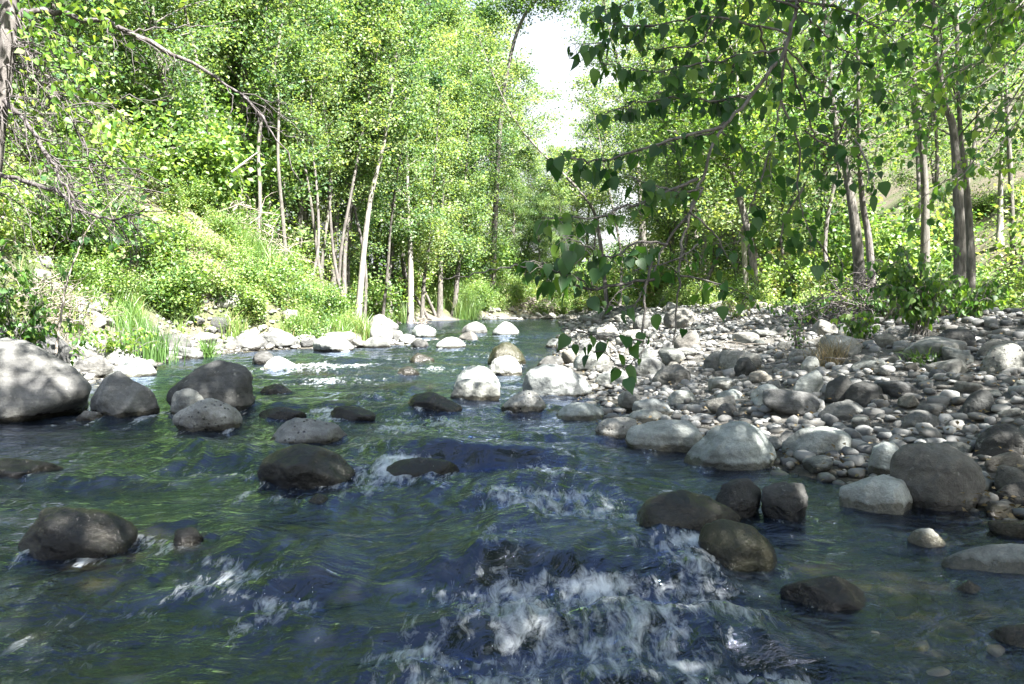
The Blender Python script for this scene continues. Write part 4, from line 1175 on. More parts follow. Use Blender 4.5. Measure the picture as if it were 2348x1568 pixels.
# taller bushes under the trees
rng = np.random.default_rng(89)
TB = [(-9.6,18,1.9),(-10.5,21.5,2.2),(-9.8,25,2.3),(-9.2,28,2.0),(-11.8,25.5,2.4),(-12.6,31,2.5),(-7.4,41,2.2),(-8.4,45,2.3),(-6.6,49.5,2.0),(-4.5,55,2.4),(-13,18,2.3),(-15,22,2.6),(-10.6,28.5,2.5),(-6.2,53.5,2.3),(-9.8,34.5,2.4),
      (-2.4,58,2.2),(-.3,63,2.5),(1.8,63,2.4),(3.8,62,2.4),(5.6,58,2.4),(6.6,53,2.3),(7.4,48.5,2.3),(6.6,38,1.9),(6.2,33,1.8),(7.4,29,1.9),(8.6,25,1.9),(9.6,34,2.2),(11.4,27,2.2),(10.4,20.5,1.6),(12.2,17.5,1.7),(15,21,2.0),(9.3,42,2.3)]
for (x, y, sc) in TB:
    right = x > 0
    shrub(x, y, int(rng.integers(5)), sc * rng.uniform(.9, 1.1), rng.uniform(0, 6.28),
          'tall leafy thicket bush under the trees behind the right bar' if right else 'tall leafy thicket bush under the trees of the left bank',
          'tall thicket on the right side' if right else 'tall thicket on the left side')

# leafy ground cover of both banks, one uncountable mass
def cover(n, region, seed, size, hmax):
    rng = np.random.default_rng(seed)
    P = np.array([region(rng) for _ in range(n)])
    z = ground(P[:, 0], P[:, 1])
    patch = n2(P[:, 0] * .9, P[:, 1] * .9, 31.)
    P3 = np.stack([P[:, 0], P[:, 1], z + rng.random(n) ** 1.4 * hmax * (0.75 + patch)], -1)
    keep = patch + rng.normal(0, .2, n) > -.22
    return P3[keep], np.clip(.5 + patch[keep] * .5 + rng.normal(0, .17, keep.sum()), 0, 1), leaf_quads(P3[keep], size, rng, .6, .2)
def reg_lc(rng):
    y = 10.5 + 40 * rng.random() ** 1.4
    return (np.interp(y, _yl, _xl) - 1.5 - 11 * rng.random() ** 1.3, y)
def reg_rc(rng):
    y = 8.5 + 42 * rng.random() ** 1.4
    return (max(np.interp(y, _yt, _xt), np.interp(y, _yr, _xr) + 1.5) + .1 + 13 * rng.random() ** 1.2, y)
V_, F_, R_ = [], [], []
nn = 0
for (cnt_, reg, seed, size, hm) in [(34000, reg_lc, 51, .085, .55), (34000, reg_rc, 52, .08, .45)]:
    P3, rnd, (V, Fq) = cover(cnt_, reg, seed, size, hm)
    V_.append(V); F_.append(Fq + nn); R_.append(rnd); nn += len(V)
tag(obj('undergrowth', make_mesh('undergrowth', np.concatenate(V_), np.concatenate(F_), False, {'rnd': ('FACE', np.concatenate(R_))}), M['leaf_shrub']),
    'low leafy plants covering the soil of both banks', 'undergrowth', kind='stuff')

# ------------------------------------------------------------------ grass
def blades(P, hgt, rng, width=.012, lean=.5, seg=4):
    n = len(P)
    a = rng.uniform(0, 6.28, n); h = hgt * rng.uniform(.55, 1.15, n); ln = lean * rng.uniform(.2, 1.3, n)
    out = np.stack([np.cos(a), np.sin(a), np.zeros(n)], -1); side = np.stack([-np.sin(a), np.cos(a), np.zeros(n)], -1)
    tw = rng.uniform(0, 6.28, n); side = side * np.cos(tw)[:, None] + out * np.sin(tw)[:, None]
    V = np.empty((n, seg + 1, 2, 3))
    for i in range(seg + 1):
        t = i / seg
        c = P + out * (h * ln * t ** 2.2)[:, None] + np.array([0, 0, 1.0]) * (h * (t - .28 * ln * t ** 3))[:, None]
        w_ = (width * (1 - t) ** .7 + .001) * rng.uniform(.95, 1.05)
        V[:, i, 0] = c - side * w_; V[:, i, 1] = c + side * w_
    base = (np.arange(n) * (seg + 1) * 2)[:, None]
    i = np.arange(seg)[None] * 2
    Fq = np.stack([base + i, base + i + 1, base + i + 3, base + i + 2], -1).reshape(-1, 4)
    return V.reshape(-1, 3), Fq, seg
def grass_mesh(name, spots, per, spread, hgt, seed, width=.012, lean=.5, tone=.5):
    rng = np.random.default_rng(seed)
    P = []; Hs = []; T = []
    for (x, y, sc) in spots:
        q = rng.normal(size=(per, 2)) * spread * sc + np.array([x, y])
        P.append(np.stack([q[:, 0], q[:, 1], ground(q[:, 0], q[:, 1]) - .02], -1)); Hs.append(np.full(per, hgt * sc)); T.append(np.full(per, rng.normal(tone, .1)))
    P = np.concatenate(P)
    V, Fq, seg = blades(P, np.concatenate(Hs), rng, width, lean)
    rnd = np.clip(np.concatenate(T) + rng.normal(0, .17, len(P)), 0, 1)
    return make_mesh(name, V, Fq, False, {'rnd': ('FACE', np.repeat(rnd, seg))})
rng = np.random.default_rng(95)
spots = []
for k in range(80):
    px = rng.uniform(545, 745); y = rng.uniform(23.0, 28.5)
    x = (px - 1173.5) / F * y
    spots.append((x, y, rng.uniform(.75, 1.1)))
for k in range(26):
    px = rng.uniform(835, 930); y = rng.uniform(43.5, 49)
    spots.append(((px - 1173.5) / F * y, y, rng.uniform(.9, 1.3)))
for k in range(26):
    px = rng.uniform(985, 1090); y = rng.uniform(50.5, 53)
    spots.append(((px - 1173.5) / F * y, y, rng.uniform(1.0, 1.6)))
for k in range(24):
    y = rng.uniform(15, 23); spots.append((np.interp(y, _yl, _xl) - rng.uniform(1.3, 2.4), y, rng.uniform(.4, .8)))
tag(obj('grass', grass_mesh('grass', spots, 95, .20, 1.15, 5, .013, .45, .55), M['grass']), 'tall bright green grass growing on the left shore', 'grass', kind='stuff')

def tuft(name, label, cat, px, py, d, n, spread, h, mat, seed, width=.008, lean=.7, tone=.5):
    q = at(px, py, d); x, y = q[0], d
    me = grass_mesh(name, [(x, y, 1)], n, spread, h, seed, width, lean, tone)
    z = gz(x, y)
    co = np.empty(len(me.vertices) * 3, np.float32); me.vertices.foreach_get('co', co)
    co = co.reshape(-1, 3) - np.array([x, y, z], np.float32); me.vertices.foreach_set('co', co.ravel()); me.update()
    return tag(obj(name, me, M[mat], None, (x, y, z)), label, cat)
tuft('reed_clump', 'dark green upright reeds standing behind the brown shore boulder', 'reeds', 335, 755, 15.6, 420, .26, .85, 'grass', 61, .009, .3, .2)
tuft('grass_tuft', 'small bright grass tuft at the water edge of the left shore', 'grass tuft', 478, 810, 17.2, 120, .07, .62, 'grass', 62, .010, .8, .6)
tuft('grass_tuft', 'dry tan grass tuft growing among the cobbles of the right bar', 'grass tuft', 1900, 850, 9.6, 110, .10, .42, 'dry', 63, .004, .8, .5)
tuft('grass_tuft', 'tan dead grass matted at the left water edge beside the white flat stone', 'grass tuft', 370, 850, 13.6, 200, .16, .25, 'dry', 64, .005, 1.2, .4)
tuft('weed_plant', 'green weed among the stones under the dark grey dome', 'weed', 2110, 830, 8.6, 60, .08, .22, 'grass', 65, .010, 1.1, .4)

# ------------------------------------------------------------------ leafy saplings with readable leaves
def leafy(name, label, cat, paths, radii, leaf_n, size, seed, bark='twig', leafm='leaf_near', hang=.75, tone=.45, dist_fn=None, start=.2, spread=.05, group=None, origin=None, stemname='stem'):
    """paths: world polylines; leaves hung along each"""
    rng = np.random.default_rng(seed)
    org = np.array(origin if origin is not None else paths[0][0], float)
    o = thing(name, label, cat, tuple(org), group)
    tb = Tubes(); BP, BA, BN, SZ, RN = [], [], [], [], []
    for P, (r0, r1), nl in zip(paths, radii, leaf_n):
        Q = smooth_path(np.array(P) - org, max(8, 5 * len(P)))
        Q[1:-1] += rng.normal(0, .006, (len(Q) - 2, 3)) * min(.8, np.linalg.norm(Q[-1] - Q[0]))
        tb.add(Q, np.linspace(r0, r1, len(Q)), 6 if r0 > .01 else 4)
        tone_b = rng.normal(0, .1)
        for k in range(nl):
            f = start + (1 - start) * (k + rng.random()) / nl
            j = f * (len(Q) - 1); j0 = min(int(j), len(Q) - 2)
            p = Q[j0] * (1 - (j - j0)) + Q[j0 + 1] * (j - j0)
            az = rng.uniform(0, 6.28)
            d = np.array([math.cos(az), math.sin(az), rng.normal(-.1, .35)]); d /= np.linalg.norm(d)
            pl = spread * rng.uniform(.5, 1.4)
            e = p + d * pl + np.array([0, 0, -pl * .35])
            tb.add(np.array([p, p * .45 + e * .55 + np.array([0, 0, pl * .12]), e]), [.0016, .0013, .0011], 3)
            ax = d * (1 - hang) + np.array([0, 0, -1]) * hang + rng.normal(0, .22, 3)
            nm = d * .9 + rng.normal(0, .55, 3) + np.array([0, 0, .35])
            BP.append(e); BA.append(ax); BN.append(nm); SZ.append(size * rng.uniform(.45, 1.3)); RN.append(np.clip(tone + tone_b + rng.normal(0, .26), 0, 1))
    obj(stemname, tb.mesh(stemname), M[bark], o)
    if BP:
        V, Fq, per = heart_leaves(np.array(BP), np.array(BA), np.array(BN), np.array(SZ), rng)
        obj('foliage', make_mesh('foliage', V, Fq, True, {'rnd': ('FACE', np.repeat(RN, per))}), M[leafm], o)
    return o

def pl(pts, d0, d1=None):
    d1 = d0 if d1 is None else d1
    n = len(pts); return [at(x, y, d0 + (d1 - d0) * i / max(1, n - 1)) for i, (x, y) in enumerate(pts)]

# ------------------------------------------------------------------ the cottonwood hanging over the stream from the right
def overhang():
    rng = np.random.default_rng(123)
    bx, by = 4.6, 2.2
    bz = gz(bx, by) - .1
    trunk = np.array([[bx, by, bz], [4.5, 2.3, 2.0], [4.2, 2.6, 4.2], [3.5, 2.9, 6.3], [2.7, 3.3, 8.6], [1.5, 3.9, 11.3]])
    org = trunk[0].copy()
    tb, lf = grow(rng, trunk - org, .15, t0=.5, crown_r=3.7, nlimb=46, leaves=17000, size=.14, clump=.42, el=(.1, .7))
    paths, radii, counts = [], [], []
    def br(pts, d0, d1, r0, r1, n, root=None):
        P = pl(pts, d0, d1)
        if root is not None: P = [np.array([3.75, 2.85, 5.2]), np.array([3.1, 3.2, 4.7]), np.array(root)] + P
        paths.append(P); radii.append((r0, r1)); counts.append(n)
    # main drooping limb and its forks
    br([(1845, -70), (1828, 10), (1800, 110), (1725, 215), (1655, 292), (1612, 400), (1580, 486), (1520, 566), (1496, 635), (1444, 715)], 3.7, 3.1, .013, .003, 6, (2.3, 3.5, 3.9))
    br([(1612, 430), (1565, 541), (1555, 646), (1541, 791)], 3.3, 3.1, .007, .003, 2)
    br([(1496, 600), (1479, 660), (1475, 757), (1472, 805), (1444, 836)], 3.0, 2.7, .006, .002, 6)
    br([(1475, 781), (1430, 772), (1399, 771), (1347, 764), (1305, 756)], 2.75, 2.7, .003, .0015, 11)
    br([(1444, 836), (1420, 840), (1395, 815), (1370, 770)], 2.7, 2.68, .002, .001, 5)
    br([(1655, 292), (1534, 320), (1440, 350), (1347, 371), (1285, 350)], 3.3, 3.0, .007, .002, 30)
    br([(1600, 410), (1500, 450), (1423, 479), (1330, 500), (1240, 500)], 3.2, 2.9, .007, .002, 34)
    br([(1530, 560), (1460, 555), (1400, 590), (1340, 560), (1290, 540)], 3.0, 2.8, .005, .0015, 28)
    br([(1500, 640), (1396, 656), (1340, 663), (1288, 628), (1250, 612), (1205, 611), (1120, 620), (1060, 632), (1010, 641)], 2.95, 2.8, .006, .0015, 0)
    br([(1370, 660), (1330, 640), (1280, 625), (1230, 600), (1215, 600)], 2.9, 2.8, .003, .0015, 20)
    br([(1277, 625), (1330, 594), (1345, 560)], 2.85, 2.85, .003, .001, 6)
    br([(1450, 650), (1420, 668), (1400, 690), (1395, 705)], 2.9, 2.85, .003, .001, 7)
    br([(1580, 486), (1635, 532), (1660, 576), (1687, 618)], 3.2, 3.2, .005, .0015, 10)
    br([(1555, 630), (1607, 640), (1660, 655), (1694, 667), (1729, 690)], 3.1, 3.2, .004, .0012, 12)
    br([(1600, 560), (1560, 590), (1500, 610), (1450, 620)], 3.1, 3.0, .004, .001, 14)
    br([(1610, 430), (1560, 440), (1480, 420), (1440, 400)], 3.2, 3.1, .005, .0015, 16)
    # upper sprays
    up = [([(1810, 80), (1640, 40), (1500, 60), (1400, 95), (1310, 100)], 46), ([(1800, 110), (1690, 130), (1580, 150), (1480, 165), (1370, 140)], 46),
          ([(1830, 20), (1700, -30), (1560, -20), (1430, 10), (1350, 30)], 44), ([(1725, 215), (1640, 230), (1540, 225), (1440, 240), (1390, 262)], 40),
          ([(1725, 215), (1640, 300), (1580, 310), (1510, 330)], 26), ([(1800, 110), (1860, 170), (1920, 230), (1960, 320)], 24),
          ([(1800, 110), (1790, 230), (1770, 330), (1765, 420)], 22), ([(1800, 130), (1850, 260), (1870, 360), (1840, 430)], 22),
          ([(1828, 0), (1930, 20), (2020, 70), (2080, 130)], 28), ([(1828, 10), (1900, 90), (1990, 160), (2040, 240)], 28),
          ([(1845, -40), (1960, -50), (2080, -20), (2190, 40)], 28), ([(1790, 230), (1830, 330), (1830, 440), (1850, 520), (1870, 590)], 16),
          ([(1770, 330), (1740, 420), (1710, 500), (1690, 560)], 16), ([(1840, 430), (1800, 500), (1790, 570), (1815, 640)], 16),
          ([(1960, 320), (1990, 380), (1985, 440)], 10), ([(1640, 40), (1600, 100), (1530, 110), (1470, 115)], 22), ([(1580, 150), (1540, 200), (1500, 215)], 16), ([(1500, 60), (1440, 60), (1380, 50)], 16),
          ([(1850, 520), (1900, 590), (1900, 620)], 8), ([(1845, 300), (1910, 350), (1930, 420)], 12), ([(1690, 130), (1660, 190), (1620, 260)], 18), ([(1700, -30), (1640, 20), (1590, 40)], 18),
          ([(1650, 300), (1700, 340), (1730, 400)], 12), ([(1740, 60), (1760, 160), (1740, 250)], 16)]
    for pts, n in up:
        d = rng.uniform(3.2, 4.3)
        br(pts, 3.6, d, .006, .0015, n)
    o = leafy('cottonwood_tree', 'cottonwood on the right whose leafy branches hang low over the stream', 'tree', paths, radii, [int(c * (1.5 if P[-1][2] > 1.62 else 1.35)) for c, P in zip(counts, paths)], .058, 124, 'twig', 'leaf_near', .66, .45, start=.10, spread=.055, origin=tuple(org), stemname='branches')
    obj('trunk', tb.mesh('trunk'), M['bark_grey'], o)
    V, Fq, rnd = lf
    obj('crown', make_mesh('crown', V, Fq, False, {'rnd': ('FACE', rnd)}), M['leaf'], o)
overhang()

# a second leafy tree, a little farther, filling the upper right
def right_sprays():
    rng = np.random.default_rng(130)
    d = 8.2
    b = np.array([6.9, 7.4, 0]); b[2] = gz(b[0], b[1]) - .1
    trunk = np.array([[0, 0, 0], [.05, .1, 2], [-.1, .1, 4.5], [-.2, .2, 7], [-.3, .2, 9.5]])
    tb, lf = grow(rng, trunk, .11, t0=.5, crown_r=1.6, nlimb=16, leaves=700, size=.10, clump=.36)
    paths, radii, counts = [], [], []
    for k in range(34):
        x0 = rng.uniform(1780, 2420); y0 = rng.uniform(-90, 170)
        if k % 3 == 0: x0 = rng.uniform(2150, 2420); y0 = rng.uniform(0, 420)
        L = rng.uniform(120, 260)
        pts = [(x0 + 60, y0 - 40), (x0, y0), (x0 - .4 * L * rng.uniform(.2, 1.2), y0 + .3 * L), (x0 - .55 * L * rng.uniform(.2, 1.2), y0 + .75 * L)]
        dd = rng.uniform(6.2, 9.4)
        P = pl(pts, dd, dd + rng.uniform(-.6, .6))
        j = b + np.array([-.15, .15, rng.uniform(3.6, 6)])
        paths.append([j, j * .4 + P[0] * .6 + np.array([0, 0, .25])] + P); radii.append((.010, .002)); counts.append(30)
    o = leafy('cottonwood_tree', 'slim cottonwood at the right edge with sprays of leaves drooping left', 'tree', paths, radii, counts, .085, 131, 'twig', 'leaf_near', .6, .55, start=.5, spread=.09, origin=tuple(b), stemname='branches')
    obj('trunk', tb.mesh('trunk'), M['bark_grey'], o)
    V, Fq, rnd = lf
    obj('crown', make_mesh('crown', V, Fq, False, {'rnd': ('FACE', rnd)}), M['leaf'], o)
right_sprays()

# ------------------------------------------------------------------ the half dead tree at the left edge
def dead_tree():
    rng = np.random.default_rng(140)
    d = 9.6
    x0 = at(-8, 700, d)[0]
    org = np.array([x0, d, gz(x0, d) - .1])
    o = thing('old_tree', 'old dark tree at the left edge with bare drooping branches', 'tree', tuple(org))
    tr = Tubes(); 
    P = np.array(pl([(-70, 720), (-55, 560), (-28, 400), (0, 200), (18, 60), (30, -80), (40, -260), (60, -520)], d))
    tr.add(smooth_path(P - org, 28), np.linspace(.15, .07, 28) * np.array([1.25] + [1.0] * 27), 12, rough=.22)
    obj('trunk', tr.mesh('trunk'), M['bark_dark'], o)
    tb = Tubes(); ends = []
    def limb(pts, d0, d1, r0, r1, n=22):
        Q = smooth_path(np.array(pl(pts, d0, d1)) - org, n); Q[1:-1] += rng.normal(0, .012, (n - 2, 3))
        Q[1:-1] += rng.normal(0, .35 * r0, (n - 2, 3)); tb.add(Q, np.linspace(r0 * .85, r1, n) * rng.uniform(.85, 1.15, n), 8, rough=.3, seed=r0 * 99); return Q
    L1 = limb([(30, 40), (70, 28), (140, 28), (270, 62), (380, 118), (450, 150), (540, 205), (590, 255), (630, 310), (665, 370), (690, 420)], 9.6, 11.0, .048, .006, 34)
    L2 = limb([(270, 62), (310, 70), (400, 62), (480, 60), (545, 45)], 9.9, 10.6, .016, .003)
    L3 = limb([(0, 400), (60, 415), (130, 440), (180, 480), (230, 500), (270, 503), (310, 490), (346, 475)], 9.5, 8.8, .032, .005, 26)
    L4 = limb([(10, 230), (60, 280), (105, 350), (130, 395), (160, 440), (190, 490)], 9.5, 8.9, .036, .008)
    L5 = limb([(30, 80), (80, 140), (120, 200), (170, 290), (210, 380), (240, 470)], 9.6, 9.2, .020, .004)
    L6 = limb([(346, 475), (320, 462), (290, 448), (250, 440)], 8.8, 8.9, .006, .003)
    # hanging dead twigs
    def twigs(Q, n, lo, hi, Lm, r):
        for _ in range(n):
            k = int(rng.uniform(lo, hi) * (len(Q) - 1)); p = Q[k]
            a = rng.uniform(-1.0, 1.4); L = Lm * rng.uniform(.4, 1.3)
            q = limb_path(p, a, rng.uniform(-1.2, .2), L, rng, 8, rng.uniform(.05, .3), .25)
            tb.add(q, np.linspace(r, .0022, 8), 4)
            for m in (2, 3, 4, 5, 6):
                if rng.random() < .7:
                    s_ = limb_path(q[m], rng.uniform(-1.6, 1.8), rng.uniform(-1.4, .5), L * rng.uniform(.2, .5), rng, 5, .15, .3)
                    tb.add(s_, np.linspace(r * .5, .0015, 5), 3)
    twigs(L1, 16, .2, .8, .85, .007)
    twigs(L3, 26, .1, .95, .55, .006)
    twigs(L4, 34, .1, .95, .75, .008)
    twigs(L5, 34, .05, .95, .8, .008)
    tpts = smooth_path(P - org, 28)[7:20]
    twigs(tpts, 46, 0, 1, 1.15, .010)
    obj('bare_branches', tb.mesh('bare_branches'), M['twig_dark'], o)
    # a few live leaves on the inner twigs
    C0 = []
    for (px, py, n) in [(110, 70, 40), (150, 140, 40), (200, 150, 40), (180, 190, 30), (260, 290, 34), (240, 330, 30), (280, 310, 22), (150, 240, 26), (60, 170, 24), (90, 260, 24), (210, 250, 18), (230, 20, 30)]:
        c = at(px, py, 9.5 + rng.normal(0, .3)) - org
        C0.append(c + rng.normal(size=(n, 3)) * .13)
    C0 = np.concatenate(C0); m = len(C0)
    ax = rng.normal(0, .4, (m, 3)) + np.array([0, 0, -.8]); nm = rng.normal(0, .6, (m, 3)) + np.array([0, -.4, .4])
    V, Fq, per = heart_leaves(C0, ax, nm, .085 * rng.uniform(.6, 1.2, m), rng)
    obj('foliage', make_mesh('foliage', V, Fq, True, {'rnd': ('FACE', np.repeat(np.clip(rng.normal(.75, .2, m), 0, 1), per))}), M['leaf_near'], o)
    # upper crown above the frame
    Cn = (P[-3:] - org)[rng.integers(0, 3, 40)] + rng.normal(size=(40, 3)) * np.array([1.1, 1.1, .9]) + np.array([0, 0, .5])
    idx = rng.integers(0, 40, 3500)
    V, Fq = leaf_quads(Cn[idx] + rng.normal(size=(3500, 3)) * .4, .11, rng)
    obj('crown', make_mesh('crown', V, Fq, False, {'rnd': ('FACE', rng.random(len(Fq)))}), M['leaf'], o)
dead_tree()

# saplings and leafy plants of the near left bank
def bushy(name, label, cat, px, py, d, h_px, w_px, nst, nl, size, seed, leafm='leaf', tone=.5, hang=.5, group=None):
    rng = np.random.default_rng(seed)
    b = at(px, py, d); b[2] = gz(b[0], d) - .05
    hh = h_px / F * d; ww = w_px / F * d
    paths, radii, cnts = [], [], []
    for k in range(nst):
        a = rng.uniform(0, 6.28); r = rng.uniform(.2, 1) * ww * .5
        e = b + np.array([math.cos(a) * r, math.sin(a) * r * .7, hh * rng.uniform(.55, 1.05)])
        m1 = b * .6 + e * .4 + np.array([0, 0, hh * .12]) + rng.normal(0, .03, 3)
        e2 = e + np.array([math.cos(a) * r * .3, 0, -.08 * hh])
        paths.append([b + rng.normal(0, .05, 3) * np.array([1, 1, 0]), m1, e, e2]); radii.append((.008, .002)); cnts.append(nl)
    return leafy(name, label, cat, paths, radii, cnts, size, seed, 'twig', leafm, hang, tone, start=.2, spread=.06, origin=tuple(b), group=group)
bushy('leafy_bush', 'dark leafy bush behind the boulders at the left edge', 'bush', 40, 760, 10.2, 210, 210, 26, 26, .085, 151, 'leaf_near', .55)
bushy('leafy_bush', 'leafy plants between the left boulders and the scree', 'bush', 130, 790, 11.5, 120, 150, 20, 20, .075, 152, 'leaf_near', .75)
bushy('leafy_bush', 'low leafy weeds above the tan oval stone', 'bush', 270, 760, 14.2, 80, 160, 22, 16, .08, 153, 'leaf_near', .8)
bushy('leafy_bush', 'broad leaved dark bush half out of the left edge', 'bush', -70, 720, 9.8, 300, 260, 28, 28, .085, 154, 'leaf_near', .45)
bushy('leafy_bush', 'small leafy bush beside the brown shore lump', 'bush', 500, 735, 20.5, 60, 80, 14, 16, .10, 155, 'leaf', .5)
P = pl([(128, 810), (138, 740), (150, 660), (178, 580), (205, 520), (250, 470), (290, 430)], 10.0, 10.4)
leafy('sapling', 'thin bent sapling with a few drooping leaves above the left boulders', 'sapling', [P, [P[4], *pl([(190, 540), (170, 560)], 10.2)], [P[5], *pl([(262, 520), (255, 560)], 10.2)], [P[3], *pl([(160, 600), (150, 640)], 10.2)]], [(.016, .004), (.004, .002), (.004, .002), (.004, .002)], [4, 10, 8, 6], .10, 156, 'dead', 'leaf_near', .85, .35, start=.45)
bushy('sapling', 'leafy green sapling in front of the right trunks beside the dark dome', 'sapling', 2105, 790, 10.2, 210, 190, 30, 26, .085, 157, 'leaf_near', .7, .7)
bushy('leafy_bush', 'leafy bush right of the dark grey dome under the fallen log', 'bush', 2215, 790, 10.8, 100, 150, 20, 18, .085, 158, 'leaf_near', .7, .6)
bushy('leafy_bush', 'small leafy plant hanging before the brush pile', 'bush', 1965, 770, 11.4, 75, 80, 12, 16, .085, 159, 'leaf_near', .6, .7)
bushy('leafy_bush', 'bright leafy plant beside the fallen log at the right edge', 'bush', 2275, 720, 12.6, 60, 120, 14, 16, .085, 160, 'leaf_near', .95, .5)
bushy('weed_plant', 'spindly green weed growing between cobbles below the brush pile', 'weed', 1830, 830, 11.0, 110, 50, 7, 9, .05, 161, 'leaf_near', .7, .5)
bushy('weed_plant', 'small yellow green weed at the head of the gravel bar', 'weed', 1690, 745, 17.5, 50, 130, 14, 14, .07, 162, 'leaf_shrub', .6, .4)

bushy('leafy_bush', 'dark leafy undergrowth hanging over the brush pile on the right', 'bush', 2030, 745, 12.6, 110, 260, 30, 18, .07, 163, 'leaf_near', .4, .6)
bushy('leafy_bush', 'leafy undergrowth between the brush pile and the gravel bar', 'bush', 1850, 735, 14.0, 70, 190, 24, 16, .07, 164, 'leaf_near', .55, .6)
# ------------------------------------------------------------------ dead wood
def brush(name, label, cat, px, py, d, w_px, h_px, n, seed, r=.009, mat='dead'):
    rng = np.random.default_rng(seed)
    b = at(px, py, d); b[2] = gz(b[0], d)
    W, H = w_px / F * d, h_px / F * d
    tb = Tubes()
    for k in range(n):
        p = np.array([rng.uniform(-.5, .5) * W, rng.normal(0, .35), 0])
        hx = H * (1 - (2 * p[0] / W) ** 2 * .6)
        p[2] = rng.uniform(-.1, .85) * hx
        q = limb_path(p, rng.uniform(0, 6.28), rng.normal(.1, .5), rng.uniform(.25, .9) * max(.6, H), rng, 6, .1, .3)
        tb.add(q, np.linspace(r * rng.uniform(.4, 1.8), .0025, 6), 4)
    return tag(obj(name, tb.mesh(name), M[mat], None, tuple(b)), label, cat)
brush('brush_pile', 'tangle of dead roots and twigs under the right bank trees', 'brush pile', 2010, 760, 13.2, 260, 150, 300, 171, .009, 'twig_dark')
brush('brush_pile', 'dead twigs heaped against the stout trunk of the right pair', 'brush pile', 2060, 705, 14.6, 120, 80, 130, 172, .009, 'twig_dark')
brush('brush_pile', 'grey driftwood heap on the far bank where the stream bends', 'brush pile', 1215, 722, 57.5, 170, 34, 260, 173, .03, 'dead')
brush('brush_pile', 'brown roots at the foot of the white straight trunk', 'brush pile', 965, 728, 42.6, 36, 34, 90, 174, .02, 'dead')
brush('brush_pile', 'bleached bare brush caught on the wooded left slope', 'brush pile', 545, 520, 24.5, 190, 150, 170, 175, .012, 'dead')
brush('brush_pile', 'dry tan twigs on the soil above the left scree', 'brush pile', 115, 590, 14.8, 110, 120, 200, 176, .008, 'dead')
def log(name, label, pts, d0, d1, r0, r1, mat='dead'):
    P = np.array(pl(pts, d0, d1)); org = P[0].copy()
    tb = Tubes(); Q = smooth_path(P - org, 16)
    tb.add(Q, np.linspace(r0, r1, 16), 9, rough=.25, seed=r0 * 90)
    for k in (4, 8, 11):
        q = limb_path(Q[k], k * 1.7, .5, .35, np.random.default_rng(k), 4)
        tb.add(q, np.linspace(r1 * .6, .004, 4), 5)
    return tag(obj(name, tb.mesh(name), M[mat], None, tuple(org)), label, 'log')
log('fallen_log', 'long grey log lying below the tall right pair of trunks', [(2160, 700), (2215, 712), (2290, 722), (2400, 735)], 12.0, 11.2, .04, .055)
log('fallen_log', 'pale broken stick lying left of the brush pile', [(1900, 692), (1940, 697), (1985, 702)], 13.0, 13.0, .02, .028)
log('fallen_log', 'bleached leaning pole on the left slope bushes', [(530, 395), (560, 372), (590, 350)], 22, 22.5, .03, .02)
log('fallen_log', 'short brown stump stick by the far left trunks', [(855, 716), (862, 700), (866, 690)], 43, 43, .18, .12, 'bark_dark')

# ------------------------------------------------------------------ scree of angular blocks on the left bank
rng = np.random.default_rng(181)
for k in range(26):
    px = rng.uniform(90, 250); py = 600 + (px - 90) * .55 + rng.uniform(-20, 95)
    q = hit(px, min(py, 745))
    r = rng.uniform(.10, .27)
    o = bpy.data.objects.new('scree_block', COB[[4, 9, 14][k % 3]]); C.objects.link(o)
    o.location = (q[0], q[1], q[2] + r * .3); o.rotation_euler = tuple(rng.normal(0, .5, 3)); o.scale = (r, r, r * 1.1)
    tag(o, 'angular grey block in the scree above the left boulders', 'stone', 'scree on the left bank')
# brown outcrop on the right slope
v, f = stone_shape(np.random.default_rng(190), 5, (1.0, .7, .9), 14, 16, .14)
q = at(1890, 300, 29)
tag(obj('rock_outcrop', make_mesh('rock_outcrop', v * 1.0, f), M['rock_olive'], None, (q[0], 29, max(q[2] - .3, gz(q[0], 29)))), 'brown rock outcrop on the right slope among the trees', 'rock')

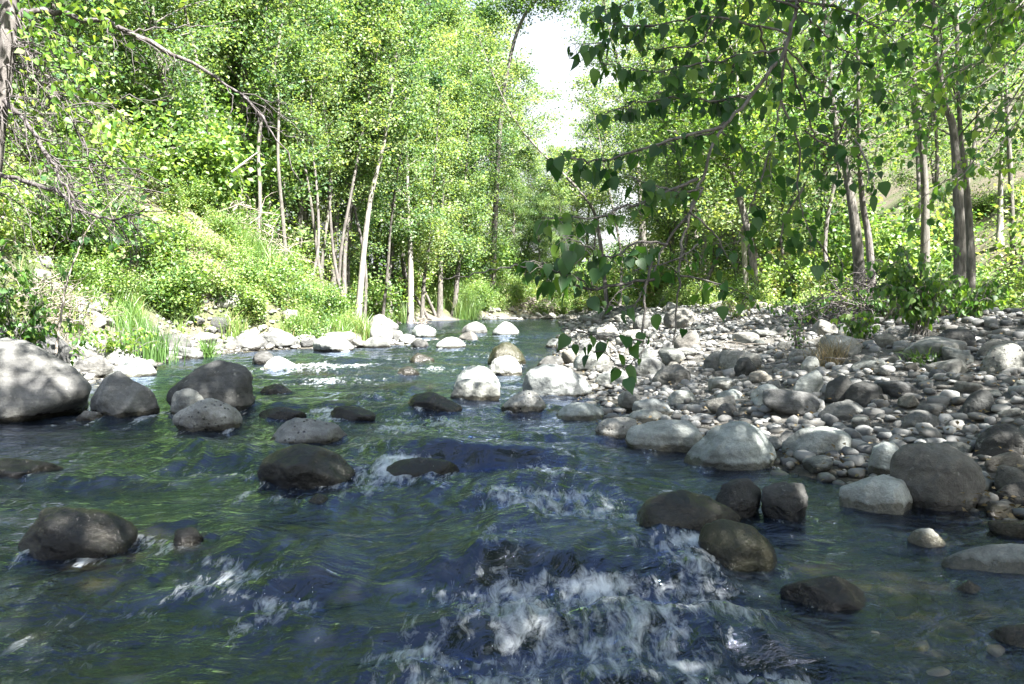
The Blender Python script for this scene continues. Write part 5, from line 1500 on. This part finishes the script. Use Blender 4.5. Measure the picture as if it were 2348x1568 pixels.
# ------------------------------------------------------------------ flying drops over the breaking water
rng = np.random.default_rng(201)
v0, f0 = ico(1); V, Fc, nn = [], [], 0
for (X, Y, wd, h, ln, fm) in _H[95:]:
    if fm < .7 or Y > 9: continue
    for k in range(int(70 * wd)):
        x = X + rng.normal(0, .45) * wd; y = Y - ln * rng.uniform(.5, 2.6)
        r = rng.uniform(.0007, .0021)
        p = np.array([x, y, -.12 * (Y < 4) + abs(rng.normal(0, .045)) + .02])
        V.append(v0 * r * np.array([1, 1, rng.uniform(1, 2.6)]) + p); Fc.append(f0 + nn); nn += len(v0)
m_, n_, o_ = new_mat('water_drop')
b_ = node(n_, 'ShaderNodeBsdfPrincipled', i_Roughness=0.1); b_.inputs['Base Color'].default_value = (.75, .78, .8, 1)
n_.links.new(b_.outputs[0], o_.inputs[0]); M['drop'] = m_
tag(obj('water_spray', make_mesh('water_spray', np.concatenate(V), np.concatenate(Fc)), M['drop']), 'fine drops thrown up over the rapids', 'spray', kind='stuff')
# sticks stranded on the gravel bar
for k, (px, py, L, a) in enumerate([(2080, 838, .7, .3), (1990, 842, .5, 2.6), (2190, 860, .55, .2), (1760, 800, .6, 2.9), (1640, 780, .7, .5), (2235, 800, .8, 2.2), (1880, 800, .6, 1.0)]):
    q = hit(px, py)
    tb = Tubes(); P = limb_path((0, 0, .07), a, .12, L, np.random.default_rng(k + 300), 7, .05, .12)
    tb.add(P, np.linspace(.012, .004, 7), 5); P2 = limb_path(P[3], a + .7, .2, L * .4, np.random.default_rng(k + 330), 4); tb.add(P2, np.linspace(.006, .002, 4), 4)
    tag(obj('stick', tb.mesh('stick'), M['dead'], None, tuple(q)), 'weathered stick stranded on the stones of the right bar', 'stick', 'sticks stranded on the right bar')

# fallen leaves and bark bits between the stones of the bar
rng = np.random.default_rng(221)
P = np.array([q for q in (region_bar(rng) for _ in range(2600)) if q is not None])
P3 = np.stack([P[:, 0], P[:, 1], np.maximum(ground(P[:, 0], P[:, 1]), 0) + rng.uniform(.02, .11, len(P))], -1)
V, Fq = leaf_quads(P3, .04, rng, 1.6, 0)
tag(obj('leaf_litter', make_mesh('leaf_litter', V, Fq, False, {'rnd': ('FACE', np.clip(rng.normal(.3, .3, len(Fq)), 0, 1))}), M['dry']), 'dry fallen leaves scattered over the stones of the bar', 'leaf litter', kind='stuff')
